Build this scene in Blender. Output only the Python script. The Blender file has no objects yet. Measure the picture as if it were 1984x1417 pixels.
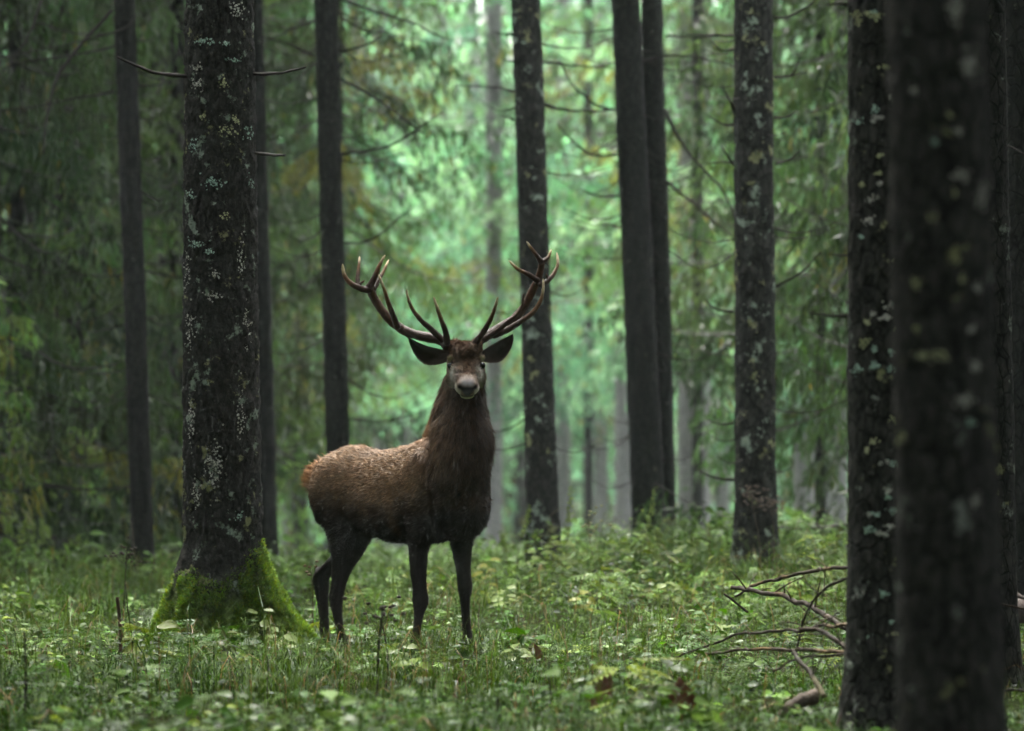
import bpy, math, random
import numpy as np
from mathutils import Vector, Matrix

R = np.random.default_rng(11)
random.seed(11)
SC = bpy.context.scene
COL = SC.collection
RAD = math.radians

# ------------------------------------------------------------------ camera
FPX, CX, HZ, CAMZ = 9424.0, 992.0, 870.0, 1.27      # pixels of the 1984-wide photograph
cam = bpy.data.cameras.new('camera')
cam.sensor_width = 36.0
cam.lens = FPX / 1984.0 * 36.0
cam.clip_start, cam.clip_end = 0.5, 2000.0
cam.dof.use_dof = True
cam.dof.focus_distance = 27.8
cam.dof.aperture_fstop = (cam.lens / 1000.0) / 0.063
cam.dof.aperture_blades = 0
camo = bpy.data.objects.new('camera', cam)
COL.objects.link(camo)
PITCH = math.atan((HZ - 708.5) / FPX)
camo.location = (0, 0, CAMZ)
camo.rotation_euler = (RAD(90) + PITCH, 0, 0)
SC.camera = camo

# ------------------------------------------------------------------ sky, sun, exposure
SUN_EL, SUN_AZ = RAD(60), RAD(-8)       # azimuth from +Y towards +X: behind the stag, to the left
w = bpy.data.worlds.new('World')
SC.world = w
w.use_nodes = True
nt = w.node_tree
sky = nt.nodes.new('ShaderNodeTexSky')
sky.sky_type = 'NISHITA'
sky.sun_disc = False
sky.sun_elevation = SUN_EL
sky.sun_rotation = SUN_AZ
sky.air_density, sky.dust_density, sky.ozone_density = 1.0, 6.0, 1.0
hsv = nt.nodes.new('ShaderNodeHueSaturation')       # overcast: nearly grey sky
hsv.inputs['Saturation'].default_value = 0.30
nt.links.new(sky.outputs[0], hsv.inputs['Color'])
bg = nt.nodes['Background']
nt.links.new(hsv.outputs[0], bg.inputs['Color'])
bg.inputs['Strength'].default_value = 0.15
sun = bpy.data.lights.new('sun', 'SUN')
sun.energy = 1.5
sun.angle = RAD(25)
sun.color = (1.0, 0.97, 0.90)
suno = bpy.data.objects.new('sun', sun)
COL.objects.link(suno)
sd = Vector((math.sin(SUN_AZ) * math.cos(SUN_EL), math.cos(SUN_AZ) * math.cos(SUN_EL), math.sin(SUN_EL)))
suno.rotation_euler = sd.to_track_quat('Z', 'Y').to_euler()
vs = SC.view_settings
SC.display_settings.display_device = 'sRGB'
vs.view_transform = 'Standard'
vs.look = 'None'
vs.gamma = 1.0
vs.use_curve_mapping = False
vs.exposure = 3.25
cy = SC.cycles
cy.use_denoising = True
try:
    cy.denoiser = 'OPENIMAGEDENOISE'
    cy.denoising_prefilter = 'ACCURATE'
except Exception:
    pass
cy.max_bounces = 4
cy.diffuse_bounces = 2
cy.glossy_bounces = 2
cy.transmission_bounces = 2
cy.volume_bounces = 0
cy.transparent_max_bounces = 4
cy.sample_clamp_indirect = 4.0
cy.use_adaptive_sampling = True
cy.adaptive_threshold = 0.04

# ------------------------------------------------------------------ helpers
def at(px, py, Y):
    """photo pixel at depth Y (metres from the camera) -> world point"""
    c, s = math.cos(PITCH), math.sin(PITCH)
    u, v = (px - CX) / FPX, (708.5 - py) / FPX
    d = (u, c - v * s, s + v * c)
    k = Y / d[1]
    return np.array((d[0] * k, Y, CAMZ + d[2] * k))

def sstep(a, b, x):
    t = np.clip((x - a) / (b - a), 0, 1)
    return t * t * (3 - 2 * t)

def _hash(i, j, k):
    n = (i * 374761393 + j * 668265263 + k * 2147483647 + 1013904223) & 0xFFFFFFFF
    n = ((n ^ (n >> 13)) * 1274126177) & 0xFFFFFFFF
    n = (n ^ (n >> 16)) & 0xFFFFFFFF
    return n / 4294967295.0

def vnoise(p):
    p = np.asarray(p, float)
    f = np.floor(p).astype(np.int64)
    t = p - f
    t = t * t * (3 - 2 * t)
    i, j, k = f[..., 0], f[..., 1], f[..., 2]
    r = 0
    for a in (0, 1):
        wa = t[..., 0] if a else 1 - t[..., 0]
        for b in (0, 1):
            wb = t[..., 1] if b else 1 - t[..., 1]
            for c in (0, 1):
                wc = t[..., 2] if c else 1 - t[..., 2]
                r = r + wa * wb * wc * _hash(i + a, j + b, k + c)
    return r * 2 - 1

def fbm(p, o=4):
    p = np.asarray(p, float)
    r, a = 0, 1.0
    for q in range(o):
        r = r + a * vnoise(p * (2.03 ** q) + 17.3 * q)
        a *= 0.5
    return r

def np_mesh(name, V, faces, mat=None, col=None, smooth=False):
    """faces: list of int arrays (M,k)"""
    V = np.ascontiguousarray(V, np.float32)
    if not isinstance(faces, (list, tuple)):
        faces = [faces]
    faces = [np.asarray(f, np.int32) for f in faces if len(f)]
    me = bpy.data.meshes.new(name)
    me.vertices.add(len(V))
    me.vertices.foreach_set('co', V.ravel())
    loops = np.concatenate([f.ravel() for f in faces])
    tot = np.concatenate([np.full(len(f), f.shape[1], np.int32) for f in faces])
    st = np.concatenate(([0], np.cumsum(tot)[:-1])).astype(np.int32)
    me.loops.add(len(loops))
    me.loops.foreach_set('vertex_index', loops)
    me.polygons.add(len(tot))
    me.polygons.foreach_set('loop_start', st)
    me.polygons.foreach_set('loop_total', tot)
    if smooth:
        me.polygons.foreach_set('use_smooth', np.ones(len(tot), bool))
    if col is not None:
        c4 = np.ones((len(V), 4), np.float32)
        c4[:, :3] = col
        at_ = me.color_attributes.new('Col', 'FLOAT_COLOR', 'POINT')
        at_.data.foreach_set('color', c4.ravel())
    me.update(calc_edges=True)
    if mat is not None:
        me.materials.append(mat)
    return me

def add(name, me, parent=None, **props):
    o = bpy.data.objects.new(name, me)
    COL.objects.link(o)
    if parent is not None:
        o.parent = parent
    for k, v in props.items():
        o[k] = v
    return o

def empty(name, loc, label, cat, group=None, rz=0.0):
    o = bpy.data.objects.new(name, None)
    COL.objects.link(o)
    o.empty_display_size = 0.2
    o.location = tuple(float(q) for q in loc)
    o.rotation_euler = (0, 0, rz)
    o['label'] = label
    o['category'] = cat
    if group:
        o['group'] = group
    return o

class MB:
    """collects vertices, faces and colours for one mesh"""
    def __init__(s):
        s.V, s.F, s.C, s.n = [], {}, [], 0
    def put(s, V, F, C=None):
        V = np.asarray(V, float)
        F = np.asarray(F, int)
        s.V.append(V)
        s.F.setdefault(F.shape[1], []).append(F + s.n)
        s.C.append(np.broadcast_to(np.asarray((1, 1, 1) if C is None else C, float), V.shape))
        s.n += len(V)
    def mesh(s, name, mat, smooth=True, colour=True):
        return np_mesh(name, np.concatenate(s.V), [np.concatenate(f) for f in s.F.values()], mat,
                       np.concatenate(s.C) if colour else None, smooth)

def frames(P):
    P = np.asarray(P, float)
    T = np.gradient(P, axis=0)
    T /= np.linalg.norm(T, axis=1)[:, None] + 1e-9
    a = np.array((0, 0, 1.0)) if abs(T[0, 2]) < 0.9 else np.array((1.0, 0, 0))
    N = np.cross(T[0], a)
    N /= np.linalg.norm(N)
    out = []
    for t in T:
        N = N - t * np.dot(N, t)
        N /= np.linalg.norm(N) + 1e-9
        out.append((N.copy(), np.cross(t, N)))
    return T, out

def tube(P, r, n=8, rough=0.0, seed=0, cap=True):
    P = np.asarray(P, float)
    r = np.broadcast_to(np.asarray(r, float), (len(P),))
    T, fr = frames(P)
    a = np.arange(n) * 2 * math.pi / n
    V = []
    for i in range(len(P)):
        rr = r[i] * (1 + rough * vnoise(np.stack([np.cos(a) * 2 + seed, np.sin(a) * 2, np.full(n, i * 0.7)], -1)))
        V.append(P[i] + (np.cos(a) * rr)[:, None] * fr[i][0] + (np.sin(a) * rr)[:, None] * fr[i][1])
    V = np.concatenate(V)
    i, j = np.meshgrid(np.arange(len(P) - 1), np.arange(n), indexing='ij')
    j2 = (j + 1) % n
    F = np.stack([i * n + j, i * n + j2, (i + 1) * n + j2, (i + 1) * n + j], -1).reshape(-1, 4)
    if cap:
        k = len(V)
        V = np.concatenate([V, P[:1] - T[:1] * r[0] * 0.3, P[-1:] + T[-1:] * r[-1] * 0.6])
        jj = np.arange(n)
        j3 = (jj + 1) % n
        c0 = np.stack([j3, jj, np.full(n, k), np.full(n, k)], -1)[:, :3]
        b = (len(P) - 1) * n
        c1 = np.stack([b + jj, b + j3, np.full(n, k + 1)], -1)
        return V, F, np.concatenate([c0, c1])
    return V, F, np.zeros((0, 3), int)

def put_tube(mb, P, r, n=8, rough=0.0, seed=0, C=None):
    V, F, T3 = tube(P, r, n, rough, seed)
    if C is not None and np.ndim(C) == 2 and len(C) == len(P):
        C = np.concatenate([np.repeat(C, n, 0), C[:1], C[-1:]])
    mb.put(V, F, C)
    if len(T3):
        k = mb.n - len(V)
        mb.F.setdefault(3, []).append(T3 + k)

def smooth_path(P, n=24):
    """Catmull-Rom through the points"""
    P = np.asarray(P, float)
    if len(P) < 3:
        t = np.linspace(0, 1, n)[:, None]
        return P[0] * (1 - t) + P[-1] * t
    Q = np.concatenate([[2 * P[0] - P[1]], P, [2 * P[-1] - P[-2]]])
    out = []
    for u in np.linspace(0, len(P) - 1 - 1e-6, n):
        i = int(u)
        t = u - i
        a, b, c, d = Q[i:i + 4]
        out.append(0.5 * (2 * b + (c - a) * t + (2 * a - 5 * b + 4 * c - d) * t * t + (3 * b - a - 3 * c + d) * t ** 3))
    return np.array(out)

def scatter(TV, TF, T, X, Z, S):
    """N copies of a template: origin T, local x axis X, normal hint Z, scale S (N,) or (N,3)"""
    X = X / (np.linalg.norm(X, axis=1)[:, None] + 1e-9)
    Y = np.cross(Z, X)
    Y /= np.linalg.norm(Y, axis=1)[:, None] + 1e-9
    Zn = np.cross(X, Y)
    S = np.asarray(S, float)
    if S.ndim == 1:
        S = np.repeat(S[:, None], 3, 1)
    k = len(TV)
    V = (T[:, None, :] + (TV[None, :, 0] * S[:, None, 0])[..., None] * X[:, None, :]
         + (TV[None, :, 1] * S[:, None, 1])[..., None] * Y[:, None, :]
         + (TV[None, :, 2] * S[:, None, 2])[..., None] * Zn[:, None, :]).reshape(-1, 3)
    F = (TF[None] + (np.arange(len(T)) * k)[:, None, None]).reshape(-1, TF.shape[1])
    return V, F

def rdir(n, r=R):
    a = r.uniform(0, 2 * math.pi, n)
    return np.stack([np.cos(a), np.sin(a), np.zeros(n)], -1)

# ------------------------------------------------------------------ materials
def newmat(name):
    m = bpy.data.materials.new(name)
    m.use_nodes = True
    t = m.node_tree
    t.nodes.clear()
    out = t.nodes.new('ShaderNodeOutputMaterial')
    return m, t, out

def N(t, kind, **kw):
    n = t.nodes.new(kind)
    for k, v in kw.items():
        if k.startswith('i_'):
            n.inputs[k[2:].replace('_', ' ')].default_value = v
        else:
            setattr(n, k, v)
    return n

def ramp(t, fac, stops):
    r = t.nodes.new('ShaderNodeValToRGB')
    e = r.color_ramp.elements
    while len(e) < len(stops):
        e.new(0.5)
    for q, (p, c) in zip(e, stops):
        q.position = p
        q.color = (c, c, c, 1) if np.isscalar(c) else (*c, 1)
    t.links.new(fac, r.inputs[0])
    return r.outputs[0]

def mixc(t, f, a, b):
    m = t.nodes.new('ShaderNodeMix')
    m.data_type = 'RGBA'
    for v, sck in ((f, m.inputs[0]), (a, m.inputs[6]), (b, m.inputs[7])):
        if hasattr(v, 'is_linked'):
            t.links.new(v, sck)
        else:
            sck.default_value = v if np.isscalar(v) else (*v, 1)
    return m.outputs[2]

def foliage_mat(name, trans=0.35, rough=0.45, spec=0.35, tint=1.0, wet=0.0):
    m, t, out = newmat(name)
    a = N(t, 'ShaderNodeAttribute', attribute_name='Col')
    b = N(t, 'ShaderNodeBsdfPrincipled', i_Roughness=rough)
    b.inputs['Specular IOR Level'].default_value = spec
    t.links.new(a.outputs['Color'], b.inputs['Base Color'])
    if wet:                                             # wet leaves glisten here and there
        g = N(t, 'ShaderNodeNewGeometry')
        nz = N(t, 'ShaderNodeTexNoise', i_Scale=17.0, i_Detail=2.0)
        t.links.new(g.outputs['Position'], nz.inputs['Vector'])
        t.links.new(ramp(t, nz.outputs['Fac'], [(0.52, spec), (0.66, wet)]), b.inputs['Specular IOR Level'])
    tr = N(t, 'ShaderNodeBsdfTranslucent')
    h = N(t, 'ShaderNodeHueSaturation', i_Saturation=1.1, i_Value=1.15 * tint, i_Hue=0.49)
    t.links.new(a.outputs['Color'], h.inputs['Color'])
    t.links.new(h.outputs[0], tr.inputs['Color'])
    mx = N(t, 'ShaderNodeMixShader', i_Fac=trans)
    t.links.new(b.outputs[0], mx.inputs[1])
    t.links.new(tr.outputs[0], mx.inputs[2])
    t.links.new(mx.outputs[0], out.inputs['Surface'])
    return m

def attr_mat(name, rough=0.6, spec=0.3, bump=0.0, bscale=200.0, var=0.0, vscale=60.0):
    m, t, out = newmat(name)
    a = N(t, 'ShaderNodeAttribute', attribute_name='Col')
    b = N(t, 'ShaderNodeBsdfPrincipled', i_Roughness=rough)
    b.inputs['Specular IOR Level'].default_value = spec
    c = a.outputs['Color']
    if var:
        g = N(t, 'ShaderNodeNewGeometry')
        n = N(t, 'ShaderNodeTexNoise', i_Scale=vscale, i_Detail=4.0)
        t.links.new(g.outputs['Position'], n.inputs['Vector'])
        f = ramp(t, n.outputs['Fac'], [(0.3, 1 - var), (0.7, 1 + var)])
        mm = N(t, 'ShaderNodeMix', data_type='RGBA', blend_type='MULTIPLY')
        mm.inputs[0].default_value = 1.0
        t.links.new(c, mm.inputs[6])
        t.links.new(f, mm.inputs[7])
        c = mm.outputs[2]
    t.links.new(c, b.inputs['Base Color'])
    if bump:
        g = N(t, 'ShaderNodeNewGeometry')
        n = N(t, 'ShaderNodeTexNoise', i_Scale=bscale, i_Detail=3.0)
        t.links.new(g.outputs['Position'], n.inputs['Vector'])
        bp = N(t, 'ShaderNodeBump', i_Strength=bump, i_Distance=0.01)
        t.links.new(n.outputs['Fac'], bp.inputs['Height'])
        t.links.new(bp.outputs[0], b.inputs['Normal'])
    t.links.new(b.outputs[0], out.inputs['Surface'])
    return m

def bark_mat(name, dark=(0.008, 0.0075, 0.0065), light=(0.030, 0.027, 0.022), lichen=(0.20, 0.25, 0.19),
             amount=0.5, fine=26.0, yellow=(0.20, 0.21, 0.10), blot=7.0):
    """dark scaly spruce bark, small lichen flecks and larger crusts; Col.r marks moss"""
    m, t, out = newmat(name)
    g = N(t, 'ShaderNodeNewGeometry')
    mp = N(t, 'ShaderNodeMapping')
    mp.inputs['Scale'].default_value = (1, 1, 0.5)
    t.links.new(g.outputs['Position'], mp.inputs['Vector'])
    n1 = N(t, 'ShaderNodeTexNoise', i_Scale=fine * 1.6, i_Detail=6.0, i_Roughness=0.7)
    t.links.new(mp.outputs[0], n1.inputs['Vector'])
    vor = N(t, 'ShaderNodeTexVoronoi', i_Scale=fine * 1.5, feature='DISTANCE_TO_EDGE')
    t.links.new(mp.outputs[0], vor.inputs['Vector'])
    base = mixc(t, ramp(t, n1.outputs['Fac'], [(0.36, 0.0), (0.66, 1.0)]), dark, light)
    crack = ramp(t, vor.outputs['Distance'], [(0.0, 0.0), (0.10, 1.0)])
    base = mixc(t, crack, tuple(0.5 * q for q in dark), base)
    # small flecks
    n2 = N(t, 'ShaderNodeTexNoise', i_Scale=fine * 2.2, i_Detail=4.0, i_Roughness=0.65)
    t.links.new(g.outputs['Position'], n2.inputs['Vector'])
    n3 = N(t, 'ShaderNodeTexNoise', i_Scale=2.4, i_Detail=3.0)
    t.links.new(g.outputs['Position'], n3.inputs['Vector'])
    ad = N(t, 'ShaderNodeMath', operation='MULTIPLY_ADD')
    ad.inputs[1].default_value = 0.85
    t.links.new(n3.outputs['Fac'], ad.inputs[0])
    t.links.new(n2.outputs['Fac'], ad.inputs[2])
    th = 1.155 - 0.10 * amount
    fl = ramp(t, ad.outputs[0], [(th - 0.02, 0.0), (th + 0.05, 0.85)])
    base = mixc(t, fl, base, lichen)
    # larger crusts, two colours
    for sc_, cc, tt in ((blot, lichen, 0.655), (blot * 0.9, yellow, 0.665)):
        n4 = N(t, 'ShaderNodeTexNoise', i_Scale=sc_, i_Detail=7.0, i_Roughness=0.72)
        mp2 = N(t, 'ShaderNodeMapping')
        mp2.inputs['Location'].default_value = (sc_ * 3.1, 1.7, 4.4)
        t.links.new(g.outputs['Position'], mp2.inputs['Vector'])
        t.links.new(mp2.outputs[0], n4.inputs['Vector'])
        q = tt - 0.06 * amount
        f4 = ramp(t, n4.outputs['Fac'], [(q, 0.0), (q + 0.04, 0.9)])
        base = mixc(t, f4, base, cc)
    # moss
    a = N(t, 'ShaderNodeAttribute', attribute_name='Col')
    sp = N(t, 'ShaderNodeSeparateColor')
    t.links.new(a.outputs['Color'], sp.inputs[0])
    n5 = N(t, 'ShaderNodeTexNoise', i_Scale=50.0, i_Detail=4.0)
    t.links.new(g.outputs['Position'], n5.inputs['Vector'])
    moss = mixc(t, n5.outputs['Fac'], (0.03, 0.055, 0.008), (0.10, 0.16, 0.02))
    base = mixc(t, sp.outputs[0], base, moss)
    b = N(t, 'ShaderNodeBsdfPrincipled', i_Roughness=0.8)
    b.inputs['Specular IOR Level'].default_value = 0.12
    t.links.new(base, b.inputs['Base Color'])
    hs = N(t, 'ShaderNodeMath', operation='MULTIPLY')
    t.links.new(crack, hs.inputs[0])
    t.links.new(n1.outputs['Fac'], hs.inputs[1])
    bp = N(t, 'ShaderNodeBump', i_Strength=0.8, i_Distance=0.012)
    t.links.new(hs.outputs[0], bp.inputs['Height'])
    t.links.new(bp.outputs[0], b.inputs['Normal'])
    t.links.new(b.outputs[0], out.inputs['Surface'])
    return m

M_BARK = bark_mat('bark_lichen', amount=1.18, light=(0.034, 0.033, 0.027), fine=32.0)
M_BARK_DARK = bark_mat('bark_dark', amount=0.35, dark=(0.0035, 0.004, 0.0033), light=(0.022, 0.0235, 0.019), fine=12.0, lichen=(0.10, 0.115, 0.09), yellow=(0.07, 0.075, 0.05))
M_BARK_SPOT = bark_mat('bark_spotted', amount=1.25, fine=11.0, blot=5.0, dark=(0.006, 0.0065, 0.0055), light=(0.036, 0.036, 0.030))
M_BARK_NEAR = bark_mat('bark_near', amount=0.75, fine=15.0, blot=6.5, dark=(0.006, 0.0065, 0.0055), light=(0.043, 0.043, 0.036), lichen=(0.17, 0.19, 0.16))
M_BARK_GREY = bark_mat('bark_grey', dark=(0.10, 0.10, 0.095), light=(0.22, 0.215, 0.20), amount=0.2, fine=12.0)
M_DEAD = attr_mat('dead_wood', rough=0.75, spec=0.08, bump=0.6, bscale=140.0, var=0.35, vscale=70.0)
M_NEEDLE = foliage_mat('needles', trans=0.42, rough=0.5, spec=0.25, tint=1.1)
M_LEAF = foliage_mat('leaves', trans=0.28, rough=0.42, spec=0.02, wet=0.11)
M_GRASS = foliage_mat('grass_blades', trans=0.25, rough=0.42, spec=0.015, wet=0.10)
M_MOSS = foliage_mat('moss', trans=0.2, rough=0.6, spec=0.2)
M_LICHEN = attr_mat('lichen', rough=0.8, spec=0.1)
M_STALK = attr_mat('stalk', rough=0.6, spec=0.3)

m, t, out = newmat('forest_soil')
g = N(t, 'ShaderNodeNewGeometry')
n = N(t, 'ShaderNodeTexNoise', i_Scale=1.3, i_Detail=5.0)
n2 = N(t, 'ShaderNodeTexNoise', i_Scale=38.0, i_Detail=5.0, i_Roughness=0.7)
t.links.new(g.outputs['Position'], n.inputs['Vector'])
t.links.new(g.outputs['Position'], n2.inputs['Vector'])
c1 = mixc(t, ramp(t, n.outputs['Fac'], [(0.4, 0.0), (0.6, 1.0)]), (0.010, 0.008, 0.005), (0.009, 0.014, 0.005))
c2 = mixc(t, ramp(t, n2.outputs['Fac'], [(0.35, 0.0), (0.7, 1.0)]), c1, (0.017, 0.022, 0.008))
b = N(t, 'ShaderNodeBsdfPrincipled', i_Roughness=0.95)
b.inputs['Specular IOR Level'].default_value = 0.0
t.links.new(c2, b.inputs['Base Color'])
bp = N(t, 'ShaderNodeBump', i_Strength=0.7, i_Distance=0.03)
t.links.new(n2.outputs['Fac'], bp.inputs['Height'])
t.links.new(bp.outputs[0], b.inputs['Normal'])
t.links.new(b.outputs[0], out.inputs['Surface'])
M_SOIL = m

# ------------------------------------------------------------------ ground
def gz(x, y):
    x, y = np.asarray(x, float), np.asarray(y, float)
    z = 0.028 + 0.026 * np.tanh((x + 0.80) / 0.30)
    z = z + 0.21 * sstep(31.5, 41, y) * sstep(-0.6, 1.8, x) * sstep(70, 46, y)
    z = z + 0.05 * sstep(31, 40, y)
    f = np.maximum(y - 41, 0)
    z = z - 0.024 * f * sstep(0, 6, f)
    h = np.maximum(y - 128, 0)
    z = z + 0.16 * h * sstep(0, 30, h)
    p = np.stack([x * 0.8, y * 0.45, np.zeros_like(x)], -1)
    z = z + 0.035 * fbm(p, 3) * sstep(0.4, 1.6, np.hypot(x + 0.75, (y - 30.2)))
    return z

def ground_hit(px, py):
    """first point where the ray through the pixel meets the ground"""
    Y = np.arange(15.0, 90.0, 0.05)
    c, s = math.cos(PITCH), math.sin(PITCH)
    u, v = (px - CX) / FPX, (708.5 - py) / FPX
    k = Y / (c - v * s)
    X, Z = u * k, CAMZ + (s + v * c) * k
    d = Z - gz(X, Y)
    i = int(np.argmax(d < 0)) if (d < 0).any() else int(np.argmin(d))
    return np.array((X[i], Y[i], float(gz(X[i], Y[i]))))

xs = np.concatenate([np.linspace(-64, -9, 40), np.linspace(-8.6, 8.6, 130), np.linspace(9, 64, 40)])
ys = np.concatenate([np.linspace(-32, 14, 24), np.linspace(14.5, 62, 230), np.linspace(63, 218, 90)])
gx, gy = np.meshgrid(xs, ys)
GV = np.stack([gx, gy, gz(gx, gy)], -1).reshape(-1, 3)
i, j = np.meshgrid(np.arange(len(ys) - 1), np.arange(len(xs) - 1), indexing='ij')
nx = len(xs)
GF = np.stack([i * nx + j, i * nx + j + 1, (i + 1) * nx + j + 1, (i + 1) * nx + j], -1).reshape(-1, 4)
add('ground', np_mesh('ground', GV, GF, M_SOIL, smooth=True), kind='structure')

# ------------------------------------------------------------------ trees: crowns
STRIP_V = np.array([(0, 0, 0), (0.35, 0.5, 0.0), (1, 0, 0), (0.35, -0.5, 0.0)], float)
STRIP_F = np.array([(0, 1, 2, 3)])

def make_crown(seed, z0, z1, r0, r1, nb, green, yellow=0.06, dens=1.0, wide=0.030, droop=0.28, tw=1.0):
    """hanging spruce boughs between z0 and z1 round a trunk: thin needle sprays, no smooth lobes"""
    r = np.random.default_rng(seed)
    P, X, Z, S, C = [], [], [], [], []
    wood = MB()
    for b in range(nb):
        f = (b + r.uniform(0, 1)) / nb
        z = z0 + (z1 - z0) * f
        L = (r0 + (r1 - r0) * f) * r.uniform(0.65, 1.15)
        a = b * 2.399 + r.uniform(-0.4, 0.4)
        d = np.array((math.cos(a), math.sin(a), 0))
        sd_ = np.array((-d[1], d[0], 0))
        nseg = 12
        tt = np.linspace(0, 1, nseg)
        dr = droop * r.uniform(0.5, 1.5)
        stem = (np.array((0, 0, z)) + tt[:, None] * L * d
                + np.stack([0 * tt, 0 * tt, L * (-dr * np.sin(tt * 2.2) + 0.10 * tt ** 3)], -1)
                + (0.06 * L * np.sin(tt * 5 + r.uniform(0, 6)))[:, None] * sd_)
        put_tube(wood, stem, np.linspace(0.022, 0.004, nseg) * (0.5 + L / 5), 4, C=(0.03, 0.027, 0.022))
        cb = np.array(green) * r.choice([0.45, 0.7, 1.0, 1.5]) * r.uniform(0.8, 1.2) * np.array((r.uniform(0.8, 1.25), 1, r.uniform(0.8, 1.1)))
        if r.uniform() < yellow:
            cb = np.array((0.10, 0.11, 0.02)) * r.uniform(0.8, 1.3)
        nsec = max(4, int(9 * L / 2.0 * dens))
        for q in range(nsec):
            if r.uniform() < 0.16:
                continue
            for sg in (-1, 1):
                u = 0.14 + 0.86 * (q + r.uniform(0, 1)) / nsec
                k = u * (nseg - 1)
                i0 = min(int(k), nseg - 2)
                p0 = stem[i0] + (stem[i0 + 1] - stem[i0]) * (k - i0)
                l2 = L * 0.42 * (1.15 - u) * r.uniform(0.6, 1.2) + 0.12
                dd = d * r.uniform(0.35, 0.8) + sg * sd_ * r.uniform(0.5, 1.0)
                ns = max(4, int(l2 * 20 * dens))
                v = (np.arange(ns) + r.uniform(0, 1, ns)) / ns
                pp = p0 + (v * l2)[:, None] * dd
                pp[:, 2] -= l2 * (0.30 * v + 0.5 * v * v) * tw
                # along-twig sprays and hanging sprays
                hang = r.uniform(0, 1, ns) < 0.72
                xx = np.where(hang[:, None], np.array((0, 0, -1.0)) + 0.28 * r.normal(size=(ns, 3)),
                              dd + np.array((0, 0, -0.7)) + 0.35 * r.normal(size=(ns, 3)))
                ll = np.where(hang, r.uniform(0.07, 0.25, ns), r.uniform(0.08, 0.18, ns))
                ww = r.uniform(0.7, 1.5, ns) * wide
                P.append(pp)
                X.append(xx)
                Z.append(r.normal(size=(ns, 3)))
                S.append(np.stack([ll, ww, ww], -1))
                cc = cb * r.uniform(0.7, 1.35, (ns, 1))
                yl = r.uniform(0, 1, ns) < yellow * 0.4
                cc = np.where(yl[:, None], np.array((0.12, 0.11, 0.02)), cc)
                C.append(cc)
    P, X, Z, S, C = (np.concatenate(q) for q in (P, X, Z, S, C))
    V, F = scatter(STRIP_V, STRIP_F, P, X, Z, S)
    wood.put(V, F, np.repeat(C, 4, 0))
    return wood.mesh('crown', M_NEEDLE, smooth=False)

GREEN = (0.040, 0.085, 0.024)
DARKG = (0.030, 0.060, 0.018)
LIT_GREEN = (0.110, 0.228, 0.120)  # far needles brightened and paled to carry clearing light and haze
CR_HIGH = [make_crown(100 + k, 0.0, 11.0, 4.8, 0.6, 70, DARKG, 0.02, 0.42, 0.20, 0.12) for k in range(2)]   # crowns above the frame
CR_MID = [make_crown(200 + k, 0.0, 12.0, 3.2, 0.5, 84, GREEN, 0.07, 1.25, 0.034) for k in range(3)]
CR_SHADED = [make_crown(250 + k, 0.0, 12.0, 3.3, 0.5, 96, DARKG, 0.03, 1.3, 0.036) for k in range(2)]  # side spruces coloured darker to carry the shade over them
CR_FAR = [make_crown(300 + k, 0.0, 13.0, 3.6, 0.5, 84, LIT_GREEN, 0.05, 0.75, 0.085) for k in range(3)]
CR_YOUNG = [make_crown(400 + k, 0.15, 3.6, 1.15, 0.12, 40, (0.11, 0.20, 0.05), 0.05, 1.0, 0.034) for k in range(2)]  # young spruces given a brighter green to paint light on them

# ------------------------------------------------------------------ trees: trunks
def trunk_mesh(base, zs, cxy, rad, n, mat, amp, fr, moss=None, flare=None, vis=(0, 6), tex=0.0):
    """rings in local coordinates round the base; real relief by noise"""
    a = np.arange(n) * 2 * math.pi / n
    V, C = [], []
    for z, c, r_ in zip(zs, cxy, rad):
        rr = np.full(n, r_)
        if flare is not None:
            rr = rr * flare(a, z)
        x, y = np.cos(a), np.sin(a)
        q = np.stack([x * r_ * fr + base[0] * 3, y * r_ * fr + base[1], np.full(n, z * fr * 0.45)], -1)
        d = fbm(q, 4)
        d2 = np.abs(vnoise(q * 2.7 + 5))
        rr = rr + amp * (d * 0.7 - 0.8 * np.exp(-(d2 / 0.12) ** 2)) + 0.03 * r_ * vnoise(np.stack([x * 1.2, y * 1.2, np.full(n, z * 0.9 + base[0])], -1))
        V.append(np.stack([c[0] + x * rr, c[1] + y * rr, np.full(n, z)], -1))
        mm = np.zeros(n) if moss is None else moss(a, z, d)
        C.append(np.stack([mm, mm * 0, mm * 0], -1))
    V, C = np.concatenate(V), np.concatenate(C)
    i, j = np.meshgrid(np.arange(len(zs) - 1), np.arange(n), indexing='ij')
    j2 = (j + 1) % n
    F = np.stack([i * n + j, i * n + j2, (i + 1) * n + j2, (i + 1) * n + j], -1).reshape(-1, 4)
    return np_mesh('trunk', V, F, mat, C, True)

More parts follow.
